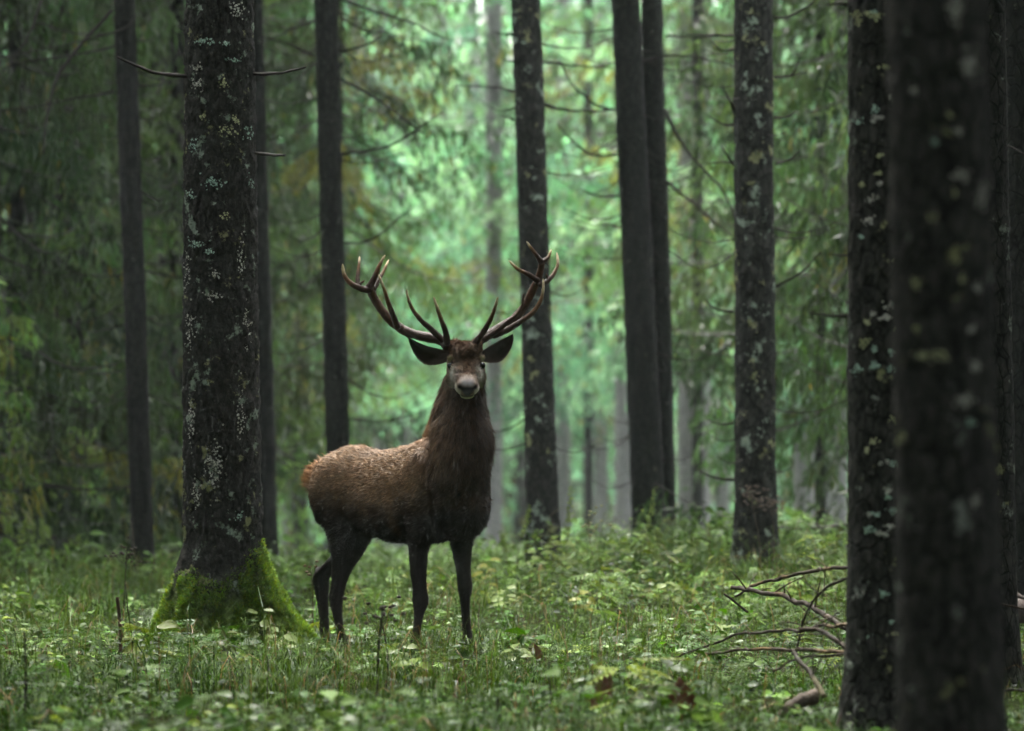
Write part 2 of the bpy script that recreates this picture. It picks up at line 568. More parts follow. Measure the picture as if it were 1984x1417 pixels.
def make_tree(label, Y, top, bot, n=32, nz=90, H=19.0, mat=None, amp=0.006, fr=18.0, crown=None, crown_z=7.5, crown_s=1.0,
              moss=None, flare=None, group=None, name='spruce_tree', zvis=None, crown_rz=0.0, lean=1.0):
    """top / bot: (centre px, half width px) at photo rows 0 and 1100"""
    pt, pb = at(top[0], 0, Y), at(bot[0], 1100, Y)
    bx = pb[0]
    z0 = float(gz(bx, Y))
    e = empty(name, (bx, Y, z0), label, 'tree', group)
    zv = (pt[2] - z0) if zvis is None else zvis
    zs = np.concatenate([np.linspace(-0.15, zv + 0.3, nz), np.linspace(zv + 0.7, H, 14)])
    zw = zs + z0
    k = (zw - pb[2]) / (pt[2] - pb[2])
    kk = np.minimum(k, 1.3)
    cx_ = (pb[0] + (pt[0] - pb[0]) * kk) - bx
    rb, rt = bot[1] / FPX * Y, top[1] / FPX * Y
    rad = rb + (rt - rb) * np.minimum(k, 1)
    rad = np.where(k > 1, rt * np.clip(1 - (zs - zv) / (H - zv), 0.02, 1), rad)
    rad = rad * (1 + 0.35 * np.exp(-np.maximum(zs, 0) / 0.22)) if flare is None else rad
    me = trunk_mesh((bx, Y, z0), zs, np.stack([cx_, 0 * cx_], -1), rad, n, mat, amp, fr, moss, flare)
    add('trunk', me, e)
    if crown is not None:
        c = add('crown', crown, e)
        c.location = (float(cx_[-1]), 0, crown_z)
        c.scale = (crown_s,) * 3
        c.rotation_euler = (0, 0, crown_rz)
    e['_r'] = float(rb)
    return e

def add_branch(tree, pts, Y, r0, r1=None, dy=0.0, col=(0.020, 0.018, 0.015), n=7, name='branch', steps=None):
    """dead branch of a tree along photo pixels; dy: how far its tip comes towards the camera"""
    k = len(pts)
    W = np.array([at(px, py, Y - dy * i / (k - 1)) for i, (px, py) in enumerate(pts)])
    W = smooth_path(W, steps or 6 * k)
    W = W + 0.004 * np.stack([vnoise(W * 9 + 3), vnoise(W * 9 + 40), vnoise(W * 9 + 80)], -1) * (Y / 30)
    r1 = r0 * 0.35 if r1 is None else r1
    mb = MB()
    L = np.array(tree.location)
    put_tube(mb, W - L, np.linspace(r0, r1, len(W)) * (1 + 0.12 * vnoise(W * 30)), n, 0.2, C=col)
    return add(name, mb.mesh(name, M_DEAD), tree)

# --- the mossy tree beside the stag
YM = 31.0
def flare_main(a, z):
    f = np.clip((0.70 - z) / 0.66, 0, 1.15)
    lob = 0.16 * np.cos(3 * a + 0.6) + 0.10 * np.cos(5 * a + 1.9) + 0.05 * np.cos(9 * a)
    side = 0.14 * np.cos(a)
    return 1 + f ** 1.35 * (0.95 + (lob + side) * np.clip(f, 0, 1) * 1.5) + 0.02 * np.cos(2 * a + 1) * (1 - f)
def moss_main(a, z, d):
    edge = 0.52 + 0.10 * np.cos(a) + 0.03 * np.cos(3 * a + 0.6) + 0.12 * d
    edge = edge - 0.09 * np.exp(-((np.mod(a + math.pi / 2 + math.pi, 2 * math.pi) - math.pi) / 0.55) ** 2)
    return (1 - sstep(edge - 0.26, edge + 0.10, z + 0.16 * d)) ** 1.3
MAIN = make_tree('broad lichen-flecked spruce with a mossy flared foot, left of the stag', YM, (425, 66), (430, 76), n=150, nz=330,
                 mat=M_BARK, amp=0.015, fr=34.0, crown=CR_HIGH[0], moss=moss_main, flare=flare_main)
add_branch(MAIN, [(360, 149), (330, 146), (290, 139), (255, 124), (228, 111)], YM - 0.1, 0.015, 0.006, 0.35, n=8)
add_branch(MAIN, [(494, 143), (520, 144), (555, 139), (592, 130)], YM - 0.05, 0.013, 0.006, 0.3, n=8)
add_branch(MAIN, [(496, 297), (515, 299), (535, 302), (552, 300)], YM - 0.05, 0.012, 0.008, 0.25, n=8)

# moss cushions as short blades on the foot
def on_main(a, z):
    k = (z + MAIN.location[2] - at(0, 1100, YM)[2]) / (at(0, 0, YM)[2] - at(0, 1100, YM)[2])
    r_ = (76 + (66 - 76) * k) / FPX * YM * flare_main(a, z)
    return np.stack([np.cos(a) * r_ + (-5.0 / FPX * YM) * k, np.sin(a) * r_, z], -1)
nm = 90000
a = R.uniform(math.pi * 0.92, math.pi * 2.08, nm)
z = R.uniform(-0.02, 0.72, nm)
dn = fbm(np.stack([np.cos(a) * 6, np.sin(a) * 6, z * 9], -1), 3)
keep = R.uniform(0, 1, nm) < moss_main(a, z, dn * 0.8) * sstep(-0.5, 0.2, dn + 0.25)
a, z, dn = a[keep], z[keep], dn[keep]
P = on_main(a, z)
P2 = on_main(a + 0.02, z)
P3 = on_main(a, z + 0.01)
nrm = np.cross(P2 - P, P3 - P)
nrm /= np.linalg.norm(nrm, axis=1)[:, None]
X = nrm * 0.9 + 0.55 * R.normal(size=nrm.shape) + np.array((0, 0, 0.25))
ll = R.uniform(0.012, 0.032, len(a)) * (1 + 0.5 * np.clip(dn, -1, 1))
V, F = scatter(STRIP_V, STRIP_F, P + nrm * 0.002, X, R.normal(size=nrm.shape), np.stack([ll, ll * 0.42, ll], -1))
mc = np.array((0.108, 0.205, 0.024)) * (0.55 + 0.45 * np.clip(dn + 0.5, 0, 1.4))[:, None] * R.uniform(0.6, 1.4, (len(a), 1))
mc = mc * np.where(R.uniform(0, 1, (len(a), 1)) < 0.25, (1.5, 1.1, 0.7), (1, 1, 1))
add('moss', np_mesh('moss', V, F, M_MOSS, np.repeat(mc, 4, 0)), MAIN, kind='stuff')

# lichen rosettes on a trunk: clusters of small raised flakes
FLAKE_V = np.array([(math.cos(q) * (1 + 0.25 * (k % 2)), math.sin(q) * (1 + 0.25 * (k % 2)), 0) for k, q in enumerate(np.arange(7) * 2 * math.pi / 7)] + [(0, 0, 0.35)])
FLAKE_F = np.array([(k, (k + 1) % 7, 7) for k in range(7)])
def rosettes(tree, Y, spots, surf, pxw, cols, seed):
    r = np.random.default_rng(seed)
    Ps, Ns, Ss, Cs = [], [], [], []
    L = np.array(tree.location)
    for (px, py, w_, h_, kd) in spots:
        nf = int(10 + w_ * h_ * 0.10)
        uu = r.normal(0, 0.42, (nf, 2))
        for q in uu:
            p = surf(px + q[0] * w_, py + q[1] * h_)
            if p is None:
                continue
            Ps.append(p[0] - L)
            Ns.append(p[1])
            Ss.append(r.uniform(0.5, 1.3) * pxw)
            Cs.append(np.array(cols[kd]) * r.uniform(0.7, 1.25))
    Ps, Ns, Ss, Cs = map(np.array, (Ps, Ns, Ss, Cs))
    V, F = scatter(FLAKE_V, FLAKE_F, Ps + Ns * 0.004, np.cross(Ns, r.normal(size=Ns.shape)), Ns + 0.3 * r.normal(size=Ns.shape), Ss)
    add('lichen', np_mesh('lichen', V, F, M_LICHEN, np.repeat(Cs, 8, 0)), tree, kind='stuff')
def cyl_surf(top, bot, Y):
    def f(px, py):
        k = (1100 - py) / 1100
        c = bot[0] + (top[0] - bot[0]) * k
        hw = bot[1] + (top[1] - bot[1]) * k
        u = (px - c) / hw
        if abs(u) > 0.98:
            return None
        rr = hw / FPX * Y
        s_ = math.sqrt(1 - u * u)
        p = at(px, py, Y)
        p[1] = Y - s_ * rr
        return p, np.array((u, -s_, 0))
    return f
LC = [(0.26, 0.38, 0.30), (0.30, 0.32, 0.17), (0.34, 0.34, 0.29)]
spots = [(403, 86, 26, 9, 0), (440, 90, 10, 5, 0), (385, 135, 14, 10, 2), (420, 358, 26, 16, 0), (372, 380, 14, 12, 0), (445, 255, 18, 16, 1),
         (380, 475, 24, 12, 0), (410, 490, 12, 6, 0), (420, 535, 14, 12, 2), (415, 575, 22, 12, 2), (460, 235, 10, 12, 1), (462, 20, 20, 22, 2),
         (385, 170, 16, 14, 2), (435, 165, 12, 14, 1), (395, 230, 8, 8, 1), (483, 260, 12, 16, 0), (470, 500, 10, 40, 2), (365, 520, 10, 40, 2),
         (378, 285, 12, 14, 0), (455, 120, 18, 6, 0), (372, 640, 10, 50, 2), (480, 640, 10, 60, 2), (440, 420, 10, 10, 1), (488, 355, 8, 14, 0),
         (375, 820, 10, 60, 2), (470, 800, 12, 60, 2), (420, 900, 20, 60, 2), (468, 1000, 14, 12, 0), (385, 960, 12, 30, 2)]
rosettes(MAIN, YM, spots, cyl_surf((425, 66), (430, 76), YM), 0.0050, LC, 5)

# --- the trees behind, left to right
T2 = make_tree('thin dark trunk left of the mossy spruce, leaning slightly left', 45.0, (241, 21), (278, 22), mat=M_BARK_DARK, crown=CR_HIGH[1], crown_rz=1.0, n=40, nz=120, amp=0.008)
T3 = make_tree('dark trunk half hidden behind the mossy spruce', 49.0, (484, 25), (514, 26), mat=M_BARK_DARK, crown=CR_HIGH[0], crown_rz=2.0, n=40, nz=120, amp=0.008)
T4 = make_tree('dark trunk rising behind the rump of the stag', 46.0, (631, 23), (661, 23), mat=M_BARK_DARK, crown=CR_HIGH[1], crown_rz=3.0, n=40, nz=120, amp=0.008)
T5 = make_tree('pale-spotted straight trunk behind the right antler of the picture', 44.0, (1019, 28), (1055, 32), mat=M_BARK_SPOT, crown=CR_HIGH[0], crown_s=0.62, crown_z=9.5, crown_rz=4.0, n=48, nz=160, amp=0.009)
T6 = make_tree('thick dark double trunk, right of the stag', 47.0, (1212, 27), (1262, 34), mat=M_BARK_DARK, crown=CR_HIGH[1], crown_s=0.62, crown_z=9.5, crown_rz=5.0, n=48, nz=140, amp=0.009)
# second stem of the double trunk
S2 = np.array([at(x, y, 47.25) for x, y in ((1285, 1120), (1281, 800), (1277, 600), (1272, 380), (1267, 200), (1263, 0), (1262, -200))])
S2 = smooth_path(S2, 90)
mb = MB()
put_tube(mb, S2 - np.array(T6.location), np.linspace(26, 19, 90) / FPX * 47 * (1 + 0.03 * vnoise(S2 * 2.0)), 30, 0.05, C=(0, 0, 0))
add('stem', mb.mesh('stem', M_BARK_DARK), T6)
T7 = make_tree('heavily lichen-spotted trunk with short dead twigs, right of centre', 40.0, (1459, 37), (1465, 41), mat=M_BARK_SPOT, crown=CR_HIGH[0], crown_s=0.62, crown_z=9.5, crown_rz=0.4, n=64, nz=200, amp=0.011)
T8 = make_tree('scaly trunk just left behind the nearest blurred trunk', 21.0, (1716, 74), (1722, 80), mat=M_BARK_NEAR, crown=CR_HIGH[1], crown_rz=1.4, crown_z=8.5, n=110, nz=260, amp=0.008, fr=30.0, zvis=3.6)
T9 = make_tree('nearest and widest blurred dark trunk at the right edge', 14.6, (1815, 98), (1838, 102), mat=M_BARK_NEAR, crown=CR_HIGH[0], crown_rz=2.4, crown_z=9.0, n=110, nz=260, amp=0.006, fr=34.0, zvis=3.2)
T10 = make_tree('narrow dark trunk half hidden on the far right', 25.0, (1905, 42), (1925, 45), mat=M_BARK_NEAR, crown=CR_HIGH[1], crown_rz=3.4, n=60, nz=160, amp=0.007, fr=30.0)
T11 = make_tree('shadowed trunk cut by the right picture edge', 33.0, (1975, 38), (1990, 42), mat=M_BARK_DARK, crown=CR_HIGH[0], crown_rz=4.4, n=40, nz=120, amp=0.007)
rr = np.random.default_rng(8)
sp8 = [(rr.uniform(1655, 1740), rr.uniform(10, 1380), rr.uniform(5, 16), rr.uniform(4, 10), int(rr.integers(0, 3))) for _ in range(60)]
rosettes(T8, 21.0, sp8, cyl_surf((1716, 74), (1722, 80), 21.0), 0.0050, LC, 6)
sp9 = [(1850, 262, 12, 10, 2), (1803, 282, 9, 8, 0), (1855, 345, 24, 14, 2), (1765, 550, 22, 14, 1), (1842, 30, 20, 40, 2), (1870, 130, 22, 40, 2), (1780, 690, 16, 12, 1),
       (1815, 690, 18, 12, 1), (1770, 640, 10, 10, 1), (1855, 545, 8, 10, 1), (1860, 780, 22, 18, 2), (1880, 710, 14, 14, 2), (1872, 640, 10, 10, 2), (1800, 425, 12, 10, 1),
       (1895, 380, 14, 40, 2), (1765, 180, 8, 8, 2), (1885, 560, 8, 14, 2), (1880, 970, 10, 20, 2), (1870, 820, 10, 8, 0), (1745, 850, 12, 16, 1), (1830, 230, 7, 6, 1), (1840, 380, 7, 8, 1)]
rosettes(T9, 14.6, sp9, cyl_surf((1815, 98), (1838, 102), 14.6), 0.0030, LC, 7)

# --- dead branches one can follow in the photograph
for tr, Y, L in (
    (T2, 45.0, [([(222, 178), (150, 190), (80, 205), (0, 215)], .014, -.6), ([(262, 168), (330, 160), (420, 120)], .012, -.5),
                ([(218, 20), (150, 95), (112, 150), (90, 230), (85, 300)], .020, .8), ([(225, 90), (150, 105), (60, 118), (0, 122)], .014, .5),
                ([(262, 30), (240, 55), (140, 85), (0, 110)], .012, .7), ([(80, 0), (60, 60), (30, 110), (0, 145)], .014, .4)]),
    (T4, 46.0, [([(655, 100), (700, 90), (745, 70)], .014, .5), ([(655, 150), (720, 185), (775, 225), (820, 260)], .015, .6), ([(657, 300), (760, 280), (860, 215)], .015, .7),
                ([(608, 110), (560, 85), (505, 70)], .014, .4), ([(640, -10), (720, 20), (800, 45), (860, 75)], .016, .8), ([(610, 40), (560, 60), (505, 85)], .012, .3),
                ([(660, 470), (720, 465), (800, 400)], .012, .5)]),
    (T5, 44.0, [([(994, 68), (975, 66), (955, 62)], .013, .3), ([(995, 118), (985, 117), (975, 113)], .013, .2), ([(996, 232), (985, 228), (972, 226)], .012, .2),
                ([(996, 178), (960, 170), (880, 165)], .013, .5), ([(1050, 120), (1120, 128), (1190, 132)], .012, -.6), ([(1054, 202), (1085, 212), (1140, 216), (1192, 213)], .017, -.6)]),
    (T6, 47.0, [([(1192, 215), (1150, 200), (1110, 165), (1085, 120)], .014, .4), ([(1200, 300), (1150, 300), (1110, 275), (1080, 240)], .016, .6),
                ([(1202, 380), (1160, 380), (1120, 365)], .014, .6), ([(1205, 440), (1150, 430)], .012, .4), ([(1285, 210), (1330, 290), (1400, 370), (1430, 440)], .020, .5),
                ([(1290, 350), (1350, 400), (1420, 460)], .018, .4), ([(1290, 70), (1360, 72), (1420, 66)], .013, .4), ([(1240, 122), (1290, 108), (1350, 112), (1420, 128), (1450, 150)], .014, 1.5)]),
    (T7, 40.0, [([(1424, 70), (1380, 68), (1330, 66)], .012, .5), ([(1422, 215), (1412, 190), (1400, 168)], .013, .5), ([(1424, 322), (1408, 300), (1395, 280)], .013, .5),
                ([(1424, 242), (1400, 240), (1368, 222)], .012, .4), ([(1424, 316), (1400, 315), (1370, 317)], .012, .3), ([(1424, 95), (1400, 98), (1375, 78)], .011, .4),
                ([(1500, 35), (1530, 32), (1565, 12), (1580, 0)], .014, .3), ([(1500, 150), (1530, 148), (1565, 140)], .012, .3), ([(1502, 152), (1535, 145), (1550, 110)], .010, .6),
                ([(1502, 228), (1525, 226), (1545, 214)], .012, .3), ([(1503, 318), (1530, 310), (1550, 290)], .012, .3), ([(1420, 605), (1390, 600), (1365, 580)], .012, .3),
                ([(1420, 930), (1380, 925), (1345, 905)], .013, .4), ([(1504, 555), (1550, 530), (1590, 490)], .012, .4), ([(1420, 820), (1395, 822), (1370, 812)], .011, .3)]),
    (T8, 21.0, [([(1640, 613), (1610, 612), (1570, 607)], .010, .15), ([(1642, 495), (1625, 495), (1605, 492)], .007, .1), ([(1642, 10), (1620, 8), (1602, 10)], .009, .1)]),
    (T10, 25.0, [([(1905, 316), (1925, 317), (1960, 312)], .004, .1), ([(1945, 280), (1965, 288), (1984, 298)], .006, .1), ([(1950, 75), (1940, 80), (1905, 78)], .004, .1)]),
):
    for pts, r0, dy in L:
        add_branch(tr, pts, Y, r0, r0 * 0.4, dy, n=6)
# fine bare twigs in whorls on the middle trunks
tw = np.random.default_rng(21)
for tr, Y, top, bot, cnt in ((T2, 45.0, (241, 21), (278, 22), 22), (T3, 49.0, (484, 25), (514, 26), 16), (T4, 46.0, (631, 23), (661, 23), 22),
                             (T6, 47.0, (1212, 27), (1262, 34), 40), (T7, 40.0, (1459, 37), (1465, 41), 14), (T5, 44.0, (1019, 28), (1055, 32), 8)):
    for k in range(cnt):
        py = tw.uniform(-40, 930)
        q = (1100 - py) / 1100
        c = bot[0] + (top[0] - bot[0]) * q
        sg = tw.choice([-1, 1])
        ln = tw.uniform(40, 190)
        sag = tw.uniform(0.05, 0.35)
        x0 = c + sg * 18
        pts = [(x0 + sg * ln * u, py + ln * sag * math.sin(u * 2.6) - ln * 0.15 * u * u) for u in (0, .3, .6, 1)]
        add_branch(tr, pts, Y, tw.uniform(.006, .011), .003, tw.uniform(-1, 1), n=5, name='twig', steps=12)

# ------------------------------------------------------------------ the wood behind
def far_tree(px, Y, hw, crown, cz, cs, label, group, mat, rz=0.0, H=17.0, n=16, lean=0.0, name='spruce_tree'):
    make_tree(label, Y, (px + lean, hw * 0.92), (px, hw), n=n, nz=24, H=H, mat=mat, amp=0.004, fr=8.0, crown=crown, crown_z=cz, crown_s=cs, group=group, crown_rz=rz, name=name)

for k, (px, Y, hw, v, cz, cs, lb) in enumerate([
    (-75, 50, 18, CR_SHADED[0], 0.9, 1.0, 'drooping dark spruce cut by the left picture edge'),
    (30, 56, 17, CR_SHADED[1], 1.2, 1.0, 'drooping dark spruce left of the thin leaning trunk'),
    (150, 62, 17, CR_SHADED[0], 1.6, 1.0, 'drooping dark spruce close left behind the thin leaning trunk'),
    (225, 78, 15, CR_MID[2], 1.3, 1.05, 'dim green spruce filling the gap behind the thin leaning trunk'),
    (345, 60, 16, CR_SHADED[1], 2.6, 0.95, 'dim spruce seen between the thin leaning trunk and the mossy spruce'),
    (465, 70, 16, CR_SHADED[0], 2.2, 0.9, 'dark spruce hidden mostly behind the mossy spruce'),
    (585, 84, 14, CR_MID[1], 2.8, 0.95, 'green spruce in the gap left of the trunk behind the rump'),
    (655, 68, 12, CR_MID[2], 4.4, 0.95, 'spruce with hanging yellow-green boughs above the left antler'),
    (1140, 92, 10, CR_MID[0], 6.2, 0.8, 'spruce with loose boughs between the spotted trunk and the double trunk'),
    (1352, 76, 12, CR_MID[1], 5.4, 0.75, 'spruce with yellowish boughs between double trunk and lichen-spotted trunk'),
    (1590, 60, 12, CR_SHADED[1], 3.6, 0.85, 'dark spruce hanging its boughs left of the scaly right trunk'),
    (1700, 55, 16, CR_SHADED[0], 2.0, 0.95, 'dark spruce hidden mostly behind the two right-hand trunks'),
    (2010, 44, 18, CR_SHADED[1], 1.0, 1.0, 'dark spruce at the far right picture edge'),
]):
    far_tree(px, Y, max(hw, 6), v, cz, cs, lb, 'spruces behind the front trunks', M_BARK_DARK, rz=k * 1.3)

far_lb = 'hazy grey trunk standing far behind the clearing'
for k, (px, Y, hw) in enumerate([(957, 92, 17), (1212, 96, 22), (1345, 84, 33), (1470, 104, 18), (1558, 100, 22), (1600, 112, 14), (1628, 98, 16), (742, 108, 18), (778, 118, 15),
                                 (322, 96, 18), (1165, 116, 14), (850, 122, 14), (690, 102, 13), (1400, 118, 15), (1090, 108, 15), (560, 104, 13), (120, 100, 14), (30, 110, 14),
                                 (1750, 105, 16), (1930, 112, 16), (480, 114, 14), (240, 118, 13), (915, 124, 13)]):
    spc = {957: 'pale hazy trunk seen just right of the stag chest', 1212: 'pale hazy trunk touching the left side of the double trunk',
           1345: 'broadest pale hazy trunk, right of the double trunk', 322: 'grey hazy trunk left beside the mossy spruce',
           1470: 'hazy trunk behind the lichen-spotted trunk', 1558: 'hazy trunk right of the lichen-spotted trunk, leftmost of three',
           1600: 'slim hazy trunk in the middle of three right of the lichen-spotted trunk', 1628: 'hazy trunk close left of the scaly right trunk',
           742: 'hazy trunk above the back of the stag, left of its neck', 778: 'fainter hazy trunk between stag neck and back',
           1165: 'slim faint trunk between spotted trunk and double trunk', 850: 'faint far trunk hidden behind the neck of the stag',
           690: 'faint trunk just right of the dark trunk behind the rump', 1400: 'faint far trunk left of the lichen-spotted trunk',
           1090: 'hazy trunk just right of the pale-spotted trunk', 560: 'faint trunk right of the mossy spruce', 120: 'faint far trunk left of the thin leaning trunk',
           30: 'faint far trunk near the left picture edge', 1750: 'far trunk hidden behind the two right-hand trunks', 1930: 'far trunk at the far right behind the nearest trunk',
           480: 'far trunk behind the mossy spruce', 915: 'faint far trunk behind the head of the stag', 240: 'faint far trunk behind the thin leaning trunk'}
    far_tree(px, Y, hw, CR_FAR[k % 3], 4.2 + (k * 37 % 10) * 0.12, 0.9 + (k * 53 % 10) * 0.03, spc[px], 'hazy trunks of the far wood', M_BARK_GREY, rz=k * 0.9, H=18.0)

for k, (px, Y, s_) in enumerate([(20, 49, 0.85), (150, 52, 0.62), (95, 56, 0.9), (215, 60, 0.7), (-40, 45, 0.9), (570, 62, 0.55), (1975, 38, 0.5), (730, 74, 0.45), (845, 80, 0.5)]):
    p = at(px, 1000, Y)
    lb = ['bright young spruce low at the left edge', 'small young spruce left of the thin leaning trunk', 'taller young spruce behind the left edge growth',
          'young spruce right beside the thin leaning trunk', 'young spruce half cut by the left edge', 'young spruce low between mossy spruce and rump of the stag',
          'young dark spruce low at the right picture edge', 'young spruce seen over the back of the stag', 'young spruce under the belly line behind the stag'][k]
    e = empty('young_spruce', (p[0], Y, float(gz(p[0], Y)) - 0.02), lb, 'tree', 'young spruces')
    c = add('crown', CR_YOUNG[k % 2], e)
    c.scale = (s_,) * 3
    c.rotation_euler = (0, 0, k * 1.1)
    mb = MB()
    zz = np.linspace(-0.05, 3.6 * s_, 8)
    put_tube(mb, np.stack([0 * zz, 0 * zz, zz], -1), np.linspace(0.03, 0.006, 8), 6, C=(0.04, 0.035, 0.03))
    add('trunk', mb.mesh('trunk', M_DEAD), e)

# woods that read as one mass: many crowns and trunks merged
fr_ = np.random.default_rng(77)
def wood_mass(name, tpl, spots, label, trunk=0.16, foot=2.0):
    """one tree mesh plus loose points; geometry nodes set the tree on every point"""
    nv_ = len(tpl.vertices)
    tv = np.empty(nv_ * 3, np.float32)
    tpl.vertices.foreach_get('co', tv)
    tc = np.empty(nv_ * 4, np.float32)
    tpl.color_attributes['Col'].data.foreach_get('color', tc)
    quads = np.array([p.vertices[:] for p in tpl.polygons if len(p.vertices) == 4])
    mb = MB()
    mb.put(tv.reshape(-1, 3).astype(float), quads, tc.reshape(-1, 4)[:, :3].astype(float))
    zz = np.array((-foot, 5.0, 12.0))
    put_tube(mb, np.stack([0 * zz, 0 * zz, zz], -1), (trunk, trunk * 0.8, 0.03), 8, C=(0.03, 0.027, 0.024))
    SP = np.array(spots)
    pts = np.stack([SP[:, 0], SP[:, 1], gz(SP[:, 0], SP[:, 1]) + SP[:, 3]], -1)
    V = np.concatenate(mb.V + [pts])
    C = np.concatenate(mb.C + [np.ones_like(pts)])
    me = np_mesh(name, V, [np.concatenate(f) for f in mb.F.values()], M_NEEDLE, C, False)
    n0 = len(V) - len(pts)
    for an, val, base in (('pt', np.ones(len(pts)), 0.0), ('rotz', fr_.uniform(0, 6.28, len(pts)), 0.0), ('scl', SP[:, 2], 1.0)):
        arr = np.full(len(V), base, np.float32)
        arr[n0:] = val
        at_ = me.attributes.new(an, 'FLOAT', 'POINT')
        at_.data.foreach_set('value', arr)
    o = add(name, me, None, kind='stuff', label=label, category='forest')
    ng = bpy.data.node_groups.new(name, 'GeometryNodeTree')
    ng.interface.new_socket('Geometry', in_out='INPUT', socket_type='NodeSocketGeometry')
    ng.interface.new_socket('Geometry', in_out='OUTPUT', socket_type='NodeSocketGeometry')
    nd, lk = ng.nodes, ng.links
    gi, go = nd.new('NodeGroupInput'), nd.new('NodeGroupOutput')
    def attr(an):
        q = nd.new('GeometryNodeInputNamedAttribute')
        q.data_type = 'FLOAT'
        q.inputs['Name'].default_value = an
        return q.outputs['Attribute']
    sep = nd.new('GeometryNodeSeparateGeometry')
    sep.domain = 'POINT'
    iop = nd.new('GeometryNodeInstanceOnPoints')
    cx3, e2r = nd.new('ShaderNodeCombineXYZ'), nd.new('FunctionNodeEulerToRotation')
    lk.new(gi.outputs[0], sep.inputs['Geometry'])
    lk.new(attr('pt'), sep.inputs['Selection'])
    lk.new(sep.outputs[0], iop.inputs['Points'])
    lk.new(sep.outputs[1], iop.inputs['Instance'])
    lk.new(attr('rotz'), cx3.inputs['Z'])
    lk.new(cx3.outputs[0], e2r.inputs[0])
    lk.new(e2r.outputs[0], iop.inputs['Rotation'])
    lk.new(attr('scl'), iop.inputs['Scale'])
    lk.new(iop.outputs[0], go.inputs[0])
    md = o.modifiers.new('trees', 'NODES')
    md.node_group = ng
    bpy.data.meshes.remove(tpl)
spots = []
for k in range(190):
    Y = 126 + 84 * fr_.uniform() ** 1.1
    spots.append((fr_.uniform(-1, 1) * Y * 0.135, Y, fr_.uniform(0.85, 1.4), fr_.uniform(-0.5, 1.5)))
for k in range(20):
    spots.append(((k - 9.5) * 2.9 + fr_.uniform(-1, 1), 203 + 9 * fr_.uniform(), fr_.uniform(1.35, 1.6), fr_.uniform(-0.5, 0.5)))
wood_mass('far_forest', make_crown(501, 0.6, 13.0, 3.8, 0.6, 46, LIT_GREEN, 0.05, 0.30, 0.17), spots, 'hazy green far-off wood closing the view')
# unseen wood put round and behind the viewpoint to shade the front
spots = []
for Y in np.arange(-27, 62, 4.6):
    for X in np.arange(-30, 31, 4.4):
        x, y = X + fr_.uniform(-1.3, 1.3), Y + fr_.uniform(-1.3, 1.3)
        if y > -4.5 and abs(x) < 4.6 + max(y, 0) * 0.112:
            continue
        if abs(x) > 21 + 0.112 * max(y, 0):
            continue
        spots.append((x, y, fr_.uniform(0.95, 1.3), fr_.uniform(0.3, 1.6)))
wood_mass('surrounding_forest', make_crown(502, 0.0, 12.0, 3.4, 0.5, 60, DARKG, 0.02, 0.28, 0.32), spots, 'unseen spruce wood round the viewpoint, put there to shade the front')
spots = []
for k, Y in enumerate(np.arange(-2, 40, 4.2)):
    for sg in (-1, 1):
        if k % 2 == (sg > 0) and Y > 24:
            continue
        spots.append((sg * (2.6 + 0.112 * max(Y, 0) + fr_.uniform(0, 0.8)), Y + fr_.uniform(-1, 1), fr_.uniform(0.95, 1.15), fr_.uniform(6.4, 7.2)))
CANOPY = make_crown(503, 0.0, 9.0, 5.0, 0.8, 74, DARKG, 0.02, 0.50, 0.26, 0.12)  # unseen crowns added overhead to darken the foreground
CANOPY2 = CANOPY.copy()
wood_mass('shade_canopy', CANOPY, spots, 'unseen spruce crowns added above the foreground for shade', foot=7.0)
spots = [(-8.3, 46, 1.2, 12.0), (-9.4, 52, 1.25, 12.0), (-9.0, 58, 1.2, 12.2), (-10.2, 65, 1.3, 12.4), (-10.0, 72, 1.3, 12.6), (9.2, 50, 1.2, 12.0), (9.6, 57, 1.2, 12.2)]  # unseen crowns added above the side woods to darken them
for X, Y in ((-3.4, 54), (-5.2, 57), (-6.6, 53), (-4.4, 63), (-6.4, 65), (-8.4, 62), (-3.6, 71), (-5.6, 74), (-7.8, 73), (-4.8, 82), (-7.2, 84), (4.4, 52), (6.2, 55), (4.6, 60), (6.6, 64), (5.2, 70)):
    spots.append((X, Y, 1.15, 12.4 + fr_.uniform(-0.4, 0.6)))
wood_mass('shade_canopy_behind', CANOPY2, spots, 'unseen spruce crowns added above the wood behind the stag for shade', foot=11.0)

# ------------------------------------------------------------------ the stag
TH = RAD(-45.5)
SO = np.array((-0.443, 29.9, 0.0))
hx, hy = math.cos(TH), math.sin(TH)
STAG = empty('stag', SO, 'brown red deer stag with branching antlers facing the camera', 'stag', rz=TH)

def loc(p):
    """world -> stag coordinates (s forward, l to its left, z up)"""
    p = np.asarray(p, float) - SO
    return np.stack([p[..., 0] * hx + p[..., 1] * hy, -p[..., 0] * hy + p[..., 1] * hx, p[..., 2]], -1)
def sp(px, py, Y):
    return loc(at(px, py, Y))

def loft(rings):
    """rings: list of (k,3) closed loops -> closed surface"""
    k = len(rings[0])
    V = np.concatenate(list(rings) + [np.mean(rings[0], 0)[None], np.mean(rings[-1], 0)[None]])
    i, j = np.meshgrid(np.arange(len(rings) - 1), np.arange(k), indexing='ij')
    j2 = (j + 1) % k
    F = np.stack([i * k + j, i * k + j2, (i + 1) * k + j2, (i + 1) * k + j], -1).reshape(-1, 4)
    jj = np.arange(k)
    j3 = (jj + 1) % k
    n = len(rings) * k
    T3 = np.concatenate([np.stack([j3, jj, np.full(k, n)], -1), np.stack([n - k + jj, n - k + j3, np.full(k, n + 1)], -1)])
    return V, F, T3

